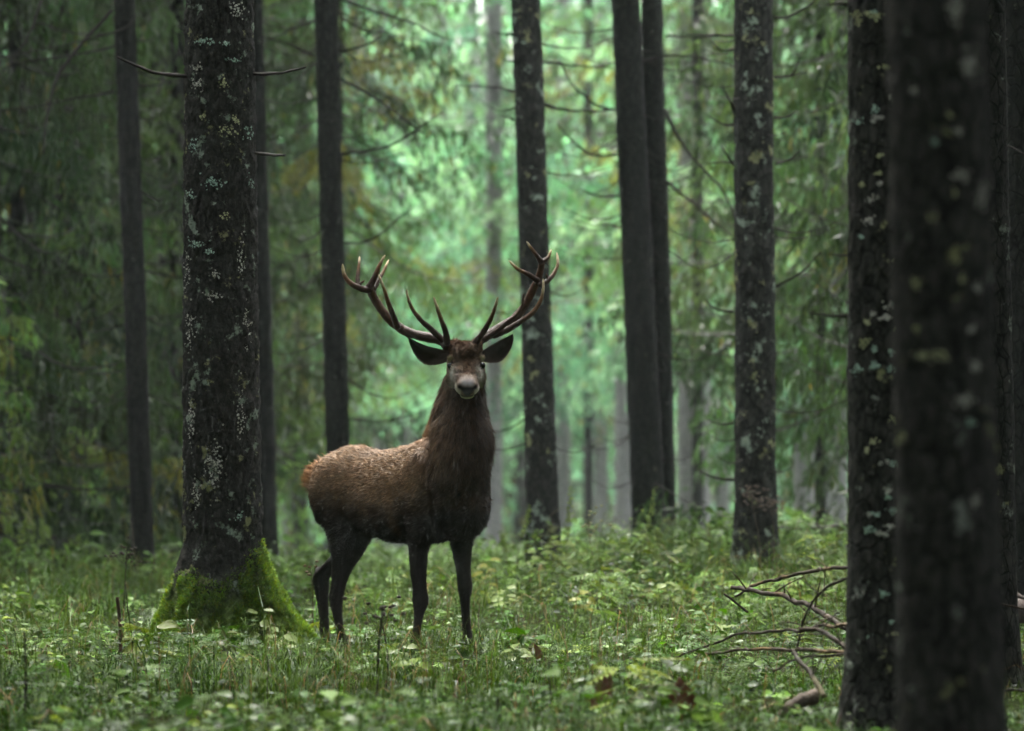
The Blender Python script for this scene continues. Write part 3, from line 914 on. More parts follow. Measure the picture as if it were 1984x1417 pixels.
def ell(c, r, rot=None, n=20, m_=14):
    u = np.linspace(0, math.pi, m_)[1:-1]
    a = np.arange(n) * 2 * math.pi / n
    rings = []
    for q in u:
        v = np.stack([np.sin(q) * np.cos(a) * r[0], np.sin(q) * np.sin(a) * r[1], np.full(n, math.cos(q)) * r[2]], -1)
        if rot is not None:
            v = v @ np.array(rot).T
        rings.append(v + np.asarray(c))
    return loft(rings)

body = MB()
def bput(VFT):
    V, F, T3 = VFT
    body.put(V, F)
    body.F.setdefault(3, []).append(T3 + body.n - len(V))

def interp(tab, n):
    tab = np.asarray(tab, float)
    return smooth_path(tab, n)

# torso: s, top, bottom, half width
tor = interp([(-1.150, 1.10, 1.01, 0.050), (-1.09, 1.165, 0.965, 0.095), (-1.0, 1.222, 0.90, 0.140), (-0.88, 1.265, 0.82, 0.178), (-0.75, 1.290, 0.765, 0.190),
              (-0.58, 1.258, 0.740, 0.200), (-0.40, 1.265, 0.705, 0.232), (-0.2, 1.300, 0.685, 0.240), (-0.02, 1.365, 0.70, 0.215), (0.12, 1.37, 0.735, 0.195),
              (0.24, 1.31, 0.80, 0.165), (0.33, 1.2, 0.88, 0.11)], 40)
a = np.arange(32) * 2 * math.pi / 32
rings = []
for s_, zt, zb, hw in tor:
    zc, hh = (zt + zb) / 2 + 0.02, (zt - zb) / 2
    ca, sa = np.cos(a), np.sin(a)
    yy = hw * np.sign(ca) * np.abs(ca) ** 0.85 * (1 - 0.14 * sa)
    rings.append(np.stack([np.full(32, s_), yy, zc - 0.02 + hh * np.sign(sa) * np.abs(sa) ** 0.92], -1))
bput(loft(rings))
# shoulder blades, haunches, hip points, brisket, withers
for sg in (-1, 1):
    bput(ell((0.0, sg * 0.160, 1.02), (0.17, 0.105, 0.26)))
    bput(ell((0.02, sg * 0.165, 0.82), (0.12, 0.085, 0.15)))
    bput(ell((-0.82, sg * 0.122, 0.995), (0.195, 0.122, 0.24)))
    bput(ell((-0.78, sg * 0.13, 0.86), (0.13, 0.085, 0.15)))
bput(ell((0.20, 0.0, 0.92), (0.17, 0.17, 0.21)))
bput(ell((-1.10, 0.0, 1.085), (0.070, 0.042, 0.075)))

# neck: px centre, py, depth, half width (screen) m, half depth m
nk = interp([(882, 985, 29.74, 0.15, 0.14), (887, 940, 29.71, 0.178, 0.175), (891, 900, 29.69, 0.184, 0.19), (894, 860, 29.69, 0.184, 0.19), (894, 820, 29.71, 0.166, 0.168), (893, 785, 29.73, 0.144, 0.146),
             (896, 755, 29.74, 0.124, 0.122), (900, 725, 29.72, 0.112, 0.12), (902, 700, 29.68, 0.10, 0.105)], 22)
rings = []
for px, py, Y, wx, wy in nk:
    c = at(px, py, Y)
    q = np.stack([c[0] + np.cos(a) * wx, c[1] + np.sin(a) * wy, np.full(32, c[2])], -1)
    rings.append(loc(q))
bput(loft(rings))
# crest of the neck running down to the withers
rings = []
for (px, py, Y, r_) in interp([(896, 720, 29.74, .09), (890, 770, 29.82, .12), (880, 815, 29.88, .15), (868, 850, 29.95, .15), (850, 885, 30.02, .14)], 12):
    c = at(px, py, Y)
    rings.append(loc(np.stack([c[0] + np.cos(a) * r_, c[1] + np.sin(a) * r_ * 0.9, np.full(32, c[2])], -1)))
bput(loft(rings))

# legs: (px, py, depth, radius across, radius fore-aft)
LEGS = {
    'fr': [(822, 985, 29.86, .085, .10), (816, 1030, 29.84, .075, .088), (811, 1070, 29.82, .055, .066), (811, 1110, 29.81, .046, .054), (813, 1142, 29.80, .040, .045), (815, 1166, 29.80, .047, .052), (812, 1190, 29.80, .029, .034),
           (809, 1212, 29.79, .023, .029), (806, 1232, 29.79, .025, .031), (805, 1246, 29.78, .032, .036), (804, 1256, 29.77, .032, .040)],
    'fl': [(892, 985, 30.02, .085, .09), (894, 1030, 30.02, .070, .082), (895, 1070, 30.02, .057, .064), (898, 1105, 30.01, .041, .050), (901, 1136, 30.00, .042, .050), (901, 1160, 30.00, .029, .036),
           (902, 1185, 30.00, .025, .030), (904, 1212, 30.0, .025, .030), (906, 1236, 29.99, .033, .034), (908, 1250, 29.98, .036, .038), (908, 1258, 29.97, .036, .040)],
    'hr': [(672, 960, 30.42, .18, .13), (676, 1005, 30.40, .172, .12), (678, 1042, 30.38, .152, .105), (672, 1075, 30.36, .112, .085), (662, 1106, 30.36, .066, .062), (656, 1135, 30.37, .045, .048), (651, 1160, 30.39, .042, .052),
           (653, 1185, 30.38, .029, .036), (657, 1210, 30.37, .024, .030), (663, 1235, 30.36, .025, .031), (668, 1254, 30.34, .030, .034), (671, 1267, 30.32, .033, .040)],
    'hl': [(690, 990, 30.62, .14, .11), (684, 1040, 30.64, .10, .09), (664, 1075, 30.68, .075, .07), (642, 1096, 30.74, .060, .058), (624, 1114, 30.80, .058, .052), (623, 1138, 30.82, .048, .048), (625, 1165, 30.82, .033, .040),
           (628, 1195, 30.81, .029, .034), (629, 1222, 30.80, .029, .034), (631, 1244, 30.79, .034, .036), (632, 1257, 30.78, .036, .040)],
}
ends = {}
for k, tb in LEGS.items():
    rings = []
    for px, py, Y, rx, ry in interp(tb, 40):
        c = loc(at(px, py, Y))
        rings.append(c + np.stack([np.cos(a) * ry, np.sin(a) * rx, 0 * a], -1) @ np.eye(3))
    bput(loft(rings))
    ends[k] = loc(at(*tb[-1][:3]))
# point of hock on the left hind leg, and on the right one
for px, py, Y in ((617, 1112, 30.83), (647, 1152, 30.42)):
    bput(ell(sp(px, py, Y), (.030, .026, .045)))
# sheath / belly hair line
bput(ell((-0.40, 0, 0.715), (0.12, 0.03, 0.025)))

# head, looking at the camera
E = at(903, 697, 29.50)
AX = np.array((0.045, -math.cos(RAD(31)), -math.sin(RAD(31))))
AX /= np.linalg.norm(AX)
UX = np.array((1.0, 0.03, 0.0))
UX -= AX * UX.dot(AX)
UX /= np.linalg.norm(UX)
UP = np.cross(AX, UX)
def hp(t, x, u):
    return E + AX * t + UX * x + UP * u
# t along the face, half width, top offset, bottom offset
hd = interp([(-0.17, 0.065, -0.05, -0.13), (-0.13, 0.095, -0.01, -0.17), (-0.07, 0.110, 0.018, -0.20), (-0.01, 0.114, 0.018, -0.205), (0.035, 0.108, 0.010, -0.195), (0.075, 0.096, 0.004, -0.175),
             (0.115, 0.082, 0.0, -0.160), (0.155, 0.069, -0.002, -0.146), (0.195, 0.065, -0.002, -0.134), (0.228, 0.066, -0.008, -0.124), (0.250, 0.064, -0.022, -0.110), (0.264, 0.038, -0.042, -0.088)], 34)
rings = []
for t_, hw, ut, ub in hd:
    ca, sa = np.cos(a), np.sin(a)
    uc, uh = (ut + ub) / 2, (ut - ub) / 2
    xw = hw * np.sign(ca) * np.abs(ca) ** 0.8 * (1 + 0.08 * sa)
    rings.append(loc(np.stack([hp(t_, x, uc + uh * s1) for x, s1 in zip(xw, np.sign(sa) * np.abs(sa) ** 0.85)])))
bput(loft(rings))
bput(ell(loc(hp(0.205, 0, -0.134)), (.044, .044, .020)))               # chin
for sg in (-1, 1):
    bput(ell(loc(hp(-0.022, sg * 0.094, 0.000)), (.024, .024, .018)))     # brow ridges over the eyes
    bput(ell(loc(hp(0.208, sg * 0.047, -0.074)), (.032, .026, .034)))     # upper lips
    bput(ell(loc(hp(0.050, sg * 0.080, -0.10)), (.050, .035, .065)))         # cheeks
    bput(ell(loc(hp(-0.085, sg * 0.065, 0.030)), (.040, .040, .055)))     # pedicles
bput(ell(loc(hp(-0.06, 0, 0.022)), (.085, .085, .060)))                # crown tuft

raw = body.mesh('raw', None, colour=False)
ro = bpy.data.objects.new('raw', raw)
COL.objects.link(ro)
md = ro.modifiers.new('r', 'REMESH')
md.mode = 'VOXEL'
md.voxel_size = 0.0085
md = ro.modifiers.new('s', 'SMOOTH')
md.factor, md.iterations = 0.5, 4
dg = bpy.context.evaluated_depsgraph_get()
bm_ = bpy.data.meshes.new_from_object(ro.evaluated_get(dg), depsgraph=dg)
bpy.data.objects.remove(ro)
nv = len(bm_.vertices)
BV = np.empty(nv * 3, np.float32)
bm_.vertices.foreach_get('co', BV)
BV = BV.reshape(-1, 3).astype(float)
BN = np.empty(nv * 3, np.float32)
bm_.vertices.foreach_get('normal', BN)
BN = BN.reshape(-1, 3).astype(float)
BF = np.array([p.vertices[:] for p in bm_.polygons if len(p.vertices) == 4])

def world(p):
    return np.stack([SO[0] + p[..., 0] * hx - p[..., 1] * hy, SO[1] + p[..., 0] * hy + p[..., 1] * hx, SO[2] + p[..., 2]], -1)

EYES = [np.array((-0.097, 0.034, -0.022)), np.array((0.097, 0.034, -0.022))]
def head_uv(p):
    d = world(p) - E
    return d @ AX, d @ UX, d @ UP

def coat(p):
    """coat colour of a point in stag coordinates"""
    s_, l_, z_ = p[:, 0], p[:, 1], p[:, 2]
    ns = fbm(p * 9, 3)
    ns2 = fbm(p * 34 + 7, 3)
    flank = np.array((0.134, 0.082, 0.042))
    dark = np.array((0.012, 0.0090, 0.0068))
    rust = np.array((0.17, 0.080, 0.026))
    c = np.broadcast_to(flank, p.shape).copy()
    def mixin(c, f, k):
        f = np.clip(f, 0, 1)[:, None]
        return c * (1 - f) + np.asarray(k) * f
    c = c * (1 + 0.22 * ns2 + 0.15 * ns)[:, None]
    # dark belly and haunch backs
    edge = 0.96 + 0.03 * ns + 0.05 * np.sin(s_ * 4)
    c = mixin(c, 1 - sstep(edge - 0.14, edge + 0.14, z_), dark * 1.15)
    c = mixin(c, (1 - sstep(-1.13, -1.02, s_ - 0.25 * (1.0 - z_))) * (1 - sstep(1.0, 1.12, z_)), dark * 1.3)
    # rust along the back line and rump
    c = mixin(c, 0.55 * sstep(1.26, 1.34, z_) * (s_ < 0.1), rust)
    c = mixin(c, 0.9 * (1 - sstep(-1.08, -0.99, s_)) * sstep(0.99, 1.06, z_), rust * 1.2)
    # shoulder edge tint
    c = mixin(c, 0.45 * np.exp(-((s_ + 0.19 + 0.06 * (z_ - 0.9)) / 0.035) ** 2) * sstep(0.7, 0.8, z_) * (1 - sstep(1.0, 1.12, z_)), (0.14, 0.075, 0.03))
    # neck and chest
    w_ = world(p)
    nkm = sstep(0.02, 0.16, s_ + 0.25 * (z_ - 1.15)) * sstep(0.84, 1.02, z_)
    nc = np.array((0.027, 0.0150, 0.0078)) * (1 + 0.5 * ns2 + 0.3 * ns)[:, None]
    nc = mixin(nc, 0.85 * sstep(0.10, -0.12, w_[:, 0] + 0.34) * sstep(1.0, 1.15, z_), (0.080, 0.050, 0.027))  # left of the neck painted lighter brown for the light falling there
    nc = mixin(nc, 0.5 * sstep(0.12, 0.20, w_[:, 0] + 0.34) * sstep(1.0, 1.15, z_), (0.042, 0.026, 0.014))
    c = c * (1 - nkm[:, None]) + nc * nkm[:, None]
    # legs
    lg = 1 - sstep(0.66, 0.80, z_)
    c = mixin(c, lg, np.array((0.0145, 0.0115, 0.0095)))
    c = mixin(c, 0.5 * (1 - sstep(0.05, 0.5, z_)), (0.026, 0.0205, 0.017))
    # head
    ht, hx_, hu = head_uv(p)
    lim = np.interp(ht, [-0.17, -0.01, 0.14, 0.30], [-0.16, -0.215, -0.175, -0.175])
    hm = sstep(-0.18, -0.12, ht) * sstep(-0.012, 0.012, hu - lim) * (np.abs(hx_) < 0.135)
    fn = fbm(p * 55, 3)
    hc = np.broadcast_to(np.array((0.150, 0.105, 0.072)), p.shape).copy() * (1 + 0.5 * fn)[:, None]
    ax = np.abs(hx_)
    hc = mixin(hc, 0.85 * sstep(0.03, -0.07, ht) * sstep(-0.04, 0.0, hu), (0.080, 0.042, 0.026))                       # forehead
    hc = mixin(hc, 0.8 * np.exp(-((ax - 0.004) / 0.030) ** 2) * (1 - sstep(0.15, 0.20, ht)), (0.100, 0.058, 0.036))    # brown blaze to the nose
    hc = mixin(hc, 1.0 * np.exp(-((ax - 0.084) / 0.020) ** 2 - ((ht - 0.085) / 0.032) ** 2), (0.55, 0.53, 0.46))       # pale patch before the eye
    hc = mixin(hc, 0.9 * np.exp(-((ax - 0.066) / 0.016) ** 2 - ((ht - 0.130) / 0.034) ** 2), (0.36, 0.32, 0.28))
    hc = mixin(hc, 0.8 * np.exp(-((ax - 0.100) / 0.018) ** 2 - ((ht + 0.006) / 0.012) ** 2) * (hu > -0.05), (0.30, 0.28, 0.15))
    hc = mixin(hc, 0.7 * sstep(-0.06, -0.10, hu) * (1 - sstep(0.12, 0.16, ht)), (0.080, 0.058, 0.032))                 # jaw
    mz = sstep(0.165, 0.195, ht)
    hc = mixin(hc, 0.75 * mz * np.exp(-((hu + 0.004) / 0.016) ** 2), (0.150, 0.125, 0.105))                            # top of the muzzle
    hc = mixin(hc, mz * sstep(0.034, 0.048, ax) * sstep(-0.040, -0.062, hu), (0.40, 0.36, 0.28))                       # lips
    hc = mixin(hc, 0.95 * sstep(0.15, 0.18, ht) * sstep(-0.116, -0.126, hu), (0.34, 0.33, 0.21))                       # chin
    hc = mixin(hc, 0.95 * np.exp(-((hu + 0.114) / 0.008) ** 2) * sstep(0.15, 0.18, ht), (0.016, 0.013, 0.011))         # mouth line
    nf = sstep(0.205, 0.225, ht)
    pad = nf * sstep(0.010, -0.004, ax - 0.040 + 0.55 * np.maximum(-0.050 - hu, 0)) * sstep(-0.112, -0.100, hu) * sstep(-0.034, -0.046, hu)
    hc = mixin(hc, pad, (0.010, 0.009, 0.010))
    hc = mixin(hc, 0.9 * nf * np.exp(-((ax - 0.014) / 0.024) ** 2 - ((hu + 0.024) / 0.014) ** 2), (0.27, 0.26, 0.265)) # grey upper rim of the nose
    nost = np.exp(-((ax - 0.046) / 0.014) ** 2 - ((hu + 0.046 - 0.2 * (ax - 0.046)) / 0.012) ** 2) * sstep(0.185, 0.21, ht)
    hc = mixin(hc, nost * 1.6, (0.005, 0.005, 0.005))
    for e_ in EYES:
        de = np.sqrt((hx_ - e_[0]) ** 2 + (ht - e_[1]) ** 2 + (hu - e_[2]) ** 2)
        hc = mixin(hc, 1 - sstep(0.024, 0.032, de), (0.010, 0.008, 0.007))
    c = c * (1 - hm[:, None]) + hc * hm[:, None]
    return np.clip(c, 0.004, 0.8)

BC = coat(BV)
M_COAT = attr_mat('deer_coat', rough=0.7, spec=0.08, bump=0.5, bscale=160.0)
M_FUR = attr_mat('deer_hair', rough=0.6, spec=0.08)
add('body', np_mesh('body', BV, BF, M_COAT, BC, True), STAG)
bpy.data.meshes.remove(bm_)

# hair: fine tapered blades lying along the coat
def fur(name, n, lenf, wid, dirf, lift, weight, seed, tint=1.0):
    r = np.random.default_rng(seed)
    q = BF[:, :3]
    p0, p1, p2 = BV[q[:, 0]], BV[q[:, 1]], BV[q[:, 2]]
    ar = np.linalg.norm(np.cross(p1 - p0, p2 - p0), axis=1)
    wt = ar * weight((p0 + p1 + p2) / 3)
    idx = r.choice(len(q), n, p=wt / wt.sum())
    u, v = r.uniform(0, 1, n), r.uniform(0, 1, n)
    fl = u + v > 1
    u[fl], v[fl] = 1 - u[fl], 1 - v[fl]
    # use the whole quad
    q2 = BF[idx]
    A, B, C_, D = (BV[q2[:, k]] for k in range(4))
    P = A * ((1 - u) * (1 - v))[:, None] + B * (u * (1 - v))[:, None] + C_ * (u * v)[:, None] + D * ((1 - u) * v)[:, None]
    Nn = BN[q2[:, 0]]
    d = dirf(P)
    d = d - Nn * (d * Nn).sum(1)[:, None]
    d /= np.linalg.norm(d, axis=1)[:, None] + 1e-6
    d = d + 0.16 * r.normal(size=d.shape) + 0.30 * np.stack([vnoise(P * 22), vnoise(P * 22 + 9), vnoise(P * 22 + 18)], -1)
    L = lenf(P) * r.uniform(0.6, 1.3, n)
    lf = lift * r.uniform(0.5, 1.6, n)
    tip = P + (d + Nn * lf[:, None]) * L[:, None]
    mid = P + (d * 0.5 + Nn * lf[:, None] * 0.75) * L[:, None]
    sd_ = np.cross(d, Nn) + 0.4 * r.normal(size=d.shape)
    sd_ /= np.linalg.norm(sd_, axis=1)[:, None] + 1e-6
    w_ = wid * r.uniform(0.7, 1.3, n)[:, None]
    V = np.stack([P - sd_ * w_, P + sd_ * w_, mid + sd_ * w_ * 0.7, mid - sd_ * w_ * 0.7, tip], 1).reshape(-1, 3)
    b = np.arange(n)[:, None] * 5
    F4 = b + np.array([[0, 1, 2, 3]])
    F3 = b + np.array([[3, 2, 4]])
    c = coat(P) * np.exp(r.normal(-0.05, 0.34, (n, 1)) + 0.30 * vnoise(P * np.array((30, 30, 9)))[:, None]) * tint
    tipc = c * np.array((1.45, 1.2, 0.95))
    CC = np.stack([c * 0.85, c * 0.85, c, c, tipc], 1).reshape(-1, 3)
    return add(name, np_mesh(name, V, [F4, F3], M_FUR, np.clip(CC, 0, 0.9)), STAG, kind='stuff')

def neckw(p):
    ht, hx_, hu = head_uv(p)
    lim = np.interp(ht, [-0.17, -0.01, 0.14, 0.30], [-0.12, -0.20, -0.18, -0.185])
    notface = ~((ht > -0.16) & (hu > lim))
    return sstep(0.0, 0.14, p[:, 0] + 0.25 * (p[:, 2] - 1.15)) * sstep(1.0, 1.22, p[:, 2]) * (1 - sstep(1.66, 1.74, p[:, 2])) * notface
back = np.array((-1.0, 0, -0.45))
fur('coat_hair', 52000, lambda p: np.where(p[:, 2] < 0.68, 0.010, 0.024), 0.0019, lambda p: np.broadcast_to(back, p.shape), 0.35,
    lambda p: (1 - 0.95 * neckw(p)) * (p[:, 2] > 0.1) * np.where(p[:, 2] < 0.65, 0.5, 1.0) * (p[:, 2] < 1.5), 31)
fur('mane', 46000, lambda p: 0.038 + 0.02 * sstep(1.0, 1.3, p[:, 2]), 0.0019, lambda p: np.broadcast_to(np.array((-0.15, 0, -1.0)), p.shape), 0.13,
    lambda p: neckw(p) + 1e-9, 32)
fur('rump_tuft', 1500, lambda p: np.full(len(p), 0.055), 0.0016, lambda p: np.broadcast_to(np.array((-1.0, 0, 0.25)), p.shape), 0.6,
    lambda p: (1 - sstep(-1.07, -0.99, p[:, 0])) * sstep(0.99, 1.05, p[:, 2]) * (p[:, 2] < 1.3) + 1e-12, 33, 1.1)
def headw(p):
    ht, hx_, hu = head_uv(p)
    return sstep(-0.14, -0.10, ht) * (1 - sstep(0.12, 0.17, ht)) * sstep(-0.05, -0.01, hu) * (np.abs(hx_) < 0.085) + 1e-12
fur('forehead_hair', 6000, lambda p: np.full(len(p), 0.014), 0.0014, lambda p: np.sin(p[:, [1, 2, 0]] * 160) + 0.3 * AX, 0.6, headw, 34)

def facew(p):
    ht, hx_, hu = head_uv(p)
    lim = np.interp(ht, [-0.17, -0.01, 0.14, 0.30], [-0.14, -0.20, -0.165, -0.165])
    return (ht > -0.14) * (ht < 0.20) * (hu > lim) * (np.abs(hx_) < 0.13) + 1e-12
fur('face_hair', 9000, lambda p: np.full(len(p), 0.010), 0.0013, lambda p: np.broadcast_to(loc(SO - AX) + 0.0, p.shape), 0.35, facew, 35)

# hooves
mb0 = attr_mat('hoof_horn', rough=0.4, spec=0.4)
for k, p in ends.items():
    hf = MB()
    for sg in (-1, 1):
        rings = []
        for zz, ln, wd, off in ((-0.045, .050, .021, .016), (-0.03, .048, .021, .012), (-0.005, .040, .020, .006), (0.022, .033, .019, 0)):
            aa = np.arange(12) * 2 * math.pi / 12
            rings.append(np.stack([off + np.cos(aa) * ln, sg * 0.021 + np.sin(aa) * wd, np.full(12, zz)], -1))
        V, F, T3 = loft(rings)
        hf.put(V, F, (0.012, 0.011, 0.010))
        hf.F.setdefault(3, []).append(T3 + hf.n - len(V))
    o = add('hoof', hf.mesh('hoof', mb0), STAG)
    o.location = tuple(p)
# eyes
ME = attr_mat('eye', rough=0.22, spec=0.4)
for e_ in EYES:
    V, F, T3 = ell((0, 0, 0), (.020, .020, .020))
    eb = MB()
    eb.put(V, F, (0.006, 0.005, 0.005))
    eb.F.setdefault(3, []).append(T3)
    o = add('eye', eb.mesh('eye', ME), STAG)
    o.location = tuple(loc(hp(e_[1], e_[0], e_[2])))
# ears: cupped leaf shapes with thickness
def ear(base, tip, low, bulge, fw):
    """base, tip: px points; low: px control of the lower edge; upper edge nearly straight"""
    nu, nvv = 13, 9
    top = smooth_path([base[0], fw, tip], nu)
    bot = smooth_path([base[1]] + low + [tip], nu)
    front, backv, c1 = [], [], []
    for i in range(nu):
        for j in range(nvv):
            v = j / (nvv - 1)
            px = top[i] * (1 - v) + bot[i] * v
            cup = math.sin(math.pi * v) * bulge * math.sin(math.pi * min(1, 0.25 + 0.75 * (1 - i / (nu - 1))))
            Y = 29.70 + 0.03 * i / (nu - 1) + cup
            p = loc(at(px[0], px[1], Y))
            front.append(p)
            edge = abs(v - 0.5) * 2
            backv.append(loc(at(px[0], px[1], Y + 0.012 * (1 - edge ** 6))))
            f = vnoise(np.array([px[0] * .25, px[1] * .25, 3.0]))
            c1.append(np.array((0.034, 0.026, 0.019)) * (1 + 0.5 * f) if edge < 0.8 else np.array((0.05, 0.036, 0.026)))
    i, j = np.meshgrid(np.arange(nu - 1), np.arange(nvv - 1), indexing='ij')
    F = np.stack([i * nvv + j, i * nvv + j + 1, (i + 1) * nvv + j + 1, (i + 1) * nvv + j], -1).reshape(-1, 4)
    n0 = nu * nvv
    eb = MB()
    eb.put(np.array(front + backv), np.concatenate([F, F[:, ::-1] + n0]), np.array(c1 + [np.array((0.075, 0.055, 0.040))] * n0))
    rim = []
    loop = [(i_, 0) for i_ in range(nu)] + [(nu - 1, j_) for j_ in range(1, nvv)] + [(i_, nvv - 1) for i_ in range(nu - 2, -1, -1)]
    ids = [i_ * nvv + j_ for i_, j_ in loop]
    eb.F[4].append(np.array([(ids[q], ids[q] + n0, ids[q + 1] + n0, ids[q + 1]) for q in range(len(ids) - 1)]))
    return add('ear', eb.mesh('ear', M_COAT), STAG)
A2 = lambda *q: np.array(q, float)
ear((A2(872, 680), A2(872, 700)), A2(789, 653), [A2(848, 707), A2(824, 707), A2(806, 692), A2(796, 672)], 0.055, A2(826, 670))
ear((A2(930, 682), A2(930, 700)), A2(994, 647), [A2(952, 704), A2(972, 700), A2(988, 680), A2(995, 660)], 0.055, A2(962, 663))

# antlers: beam and tines as tapering tubes, one mesh per antler
M_ANT = attr_mat('antler', rough=0.6, spec=0.14, bump=0.7, bscale=110.0, var=0.30, vscale=45.0)
def zpx(x, y):
    return x / 3.543 + 560, y / 3.543 + 440
def antler(lines):
    ab = MB()
    for (pts, r0, r1, Y0, Y1, ivory, mid) in lines:
        k = len(pts)
        W = []
        for i, (x, y) in enumerate(pts):
            f = i / (k - 1)
            Y = Y0 + (Y1 - Y0) * f + mid * math.sin(math.pi * f)
            W.append(at(*zpx(x, y), Y))
        n = 9 * k
        W = smooth_path(W, n)
        f = np.linspace(0, 1, n)
        rr = r0 + (r1 - r0) * f
        rr = rr * np.where(f > 0.93, np.sqrt(np.clip((1.0 - f) / 0.07, 0.03, 1)) if ivory else 1.0, 1.0)
        rr = rr * (1 + 0.07 * vnoise(W * 22 + 9))
        base = np.array((0.030, 0.0155, 0.0095))
        tan = np.array((0.15, 0.078, 0.034))
        tipc = np.array((0.60, 0.48, 0.30))
        m1 = sstep(0.30, 0.75, f)[:, None] * (1 if ivory else 0.25)
        m2 = sstep(0.70, 0.90, f)[:, None] * (1 if ivory else 0)
        c = base * (1 - m1) + tan * m1
        c = c * (1 - m2) + tipc * m2
        put_tube(ab, loc(W), rr, 14, 0.10, seed=r0 * 999, C=c)
    return ab
YA = 29.57
ab = antler([
    ([(1092, 830), (1060, 785), (960, 760), (860, 738), (780, 705), (700, 645), (640, 575), (590, 500), (562, 440), (552, 412)], .034, .024, YA, YA + .05, 0, .10),   # beam
    ([(1085, 800), (1075, 720), (1045, 640), (1018, 560), (992, 480)], .022, .006, YA - .03, YA - .30, 1, -.03),        # brow tine
    ([(1050, 775), (990, 715), (905, 640), (845, 560), (815, 480), (803, 425)], .021, .005, YA - .01, YA - .28, 1, -.05),  # second tine
    ([(745, 690), (715, 610), (682, 520), (650, 420), (613, 322)], .021, .006, YA + .09, YA - .16, 1, -.04),         # third tine
    ([(560, 430), (500, 425), (420, 385), (378, 325), (367, 252)], .024, .007, YA + .05, YA - .02, 1, 0),               # outer crown tine
    ([(472, 405), (472, 340), (480, 270), (485, 202)], .016, .006, YA + .05, YA + .14, 1, 0),
    ([(485, 395), (500, 382), (516, 368)], .010, .005, YA + .05, YA + .02, 0, 0),
    ([(548, 420), (585, 350), (620, 265), (660, 192)], .024, .006, YA + .05, YA + .02, 1, 0),
    ([(580, 430), (620, 360), (655, 290), (685, 225)], .017, .005, YA + .07, YA + .20, 1, 0)])
o = add('antler', ab.mesh('antler', M_ANT), STAG)
ab = antler([
    ([(1278, 825), (1310, 775), (1380, 735), (1470, 680), (1550, 625), (1610, 555), (1660, 460), (1705, 365), (1728, 290), (1735, 235)], .034, .019, YA, YA + .06, 0, .10),
    ([(1285, 790), (1335, 720), (1385, 630), (1415, 550), (1435, 478)], .021, .006, YA - .03, YA - .30, 1, -.03),
    ([(1340, 770), (1420, 720), (1500, 655), (1565, 600), (1600, 540), (1610, 460)], .019, .004, YA - .01, YA - .25, 0, -.05),
    ([(1400, 745), (1500, 705), (1590, 650), (1670, 590), (1725, 510), (1745, 430), (1744, 355)], .022, .006, YA + .01, YA - .16, 1, -.02),
    ([(1735, 245), (1700, 195), (1662, 145), (1630, 100)], .018, .005, YA + .06, YA - .02, 1, 0),
    ([(1738, 240), (1768, 220), (1788, 190), (1801, 155)], .016, .005, YA + .06, YA + .10, 1, 0),
    ([(1712, 372), (1640, 325), (1565, 285), (1508, 230)], .018, .006, YA + .06, YA - .14, 1, 0),
    ([(1715, 395), (1770, 375), (1815, 325), (1845, 255), (1838, 175)], .019, .006, YA + .05, YA + .16, 1, 0),
    ([(1775, 365), (1772, 345), (1765, 324)], .008, .004, YA + .08, YA + .06, 0, 0)])
o = add('antler', ab.mesh('antler', M_ANT), STAG)

# ------------------------------------------------------------------ ground cover
def spread(n, y0, y1, seed, pw=1.0, side=1.18):
    r = np.random.default_rng(seed)
    u = r.uniform(0, 1, n)
    y = y0 + (y1 - y0) * u ** pw
    x = r.uniform(-1, 1, n) * (1010 / FPX * y) * side
    d = np.hypot(x - MAIN.location[0], y - YM)
    k = d > 0.36
    return x[k], y[k], r

def blades(x, y, r, h, w, bend, c):
    n = len(x)
    P = np.stack([x, y, gz(x, y) - 0.01], -1)
    d = rdir(n, r)
    sd_ = np.stack([-d[:, 1], d[:, 0], 0 * d[:, 0]], -1)
    tw_ = r.uniform(-1, 1, n)[:, None]
    sd_ = sd_ * np.cos(tw_) + d * np.sin(tw_)
    up = np.array((0, 0, 1.0))
    p1 = P + up * (h * 0.55)[:, None] + d * (h * bend * 0.22)[:, None]
    p2 = P + up * (h * (0.95 - 0.25 * bend))[:, None] + d * (h * bend * 0.62)[:, None]
    p3 = P + up * (h * (1.0 - 0.75 * bend))[:, None] + d * (h * bend * 1.15)[:, None]
    w = w[:, None]
    V = np.stack([P - sd_ * w * .7, P + sd_ * w * .7, p1 + sd_ * w, p1 - sd_ * w, p2 + sd_ * w * .8, p2 - sd_ * w * .8, p3], 1).reshape(-1, 3)
    b = np.arange(n)[:, None] * 7
    F4 = np.concatenate([b + np.array([[0, 1, 2, 3]]), b + np.array([[3, 2, 4, 5]])])
    F3 = b + np.array([[5, 4, 6]])
    return V, F4, F3, np.repeat(c, 7, 0)

# grass in clumps
x0, y0, r = spread(4600, 18.5, 47, 41, 1.25)
pg = fbm(np.stack([x0 * 1.3, y0 * 0.7, 0 * x0 + 21], -1), 3)
per = np.clip(r.integers(10, 52, len(x0)) * (0.65 + 1.35 * pg), 2, 90).astype(int)
xi, yi = np.repeat(x0, per), np.repeat(y0, per)
hs = np.repeat(r.uniform(0.6, 1.4, len(x0)) * (0.75 + 0.35 * fbm(np.stack([x0 * .9, y0 * .5, 0 * x0], -1), 2)), per)
n = len(xi)
xi, yi = xi + r.normal(0, 0.055, n), yi + r.normal(0, 0.07, n)
hh = hs * r.uniform(0.05, 0.20, n) * r.uniform(0.6, 1.2, n)
tall = r.uniform(0, 1, n) < 0.035
hh = np.where(tall, hh * 2.4, hh)
pile = lambda x, y: sstep(17.0, 18.0, y) * (1 - sstep(28.5, 30, y)) * sstep(370, 430, x / y * FPX)
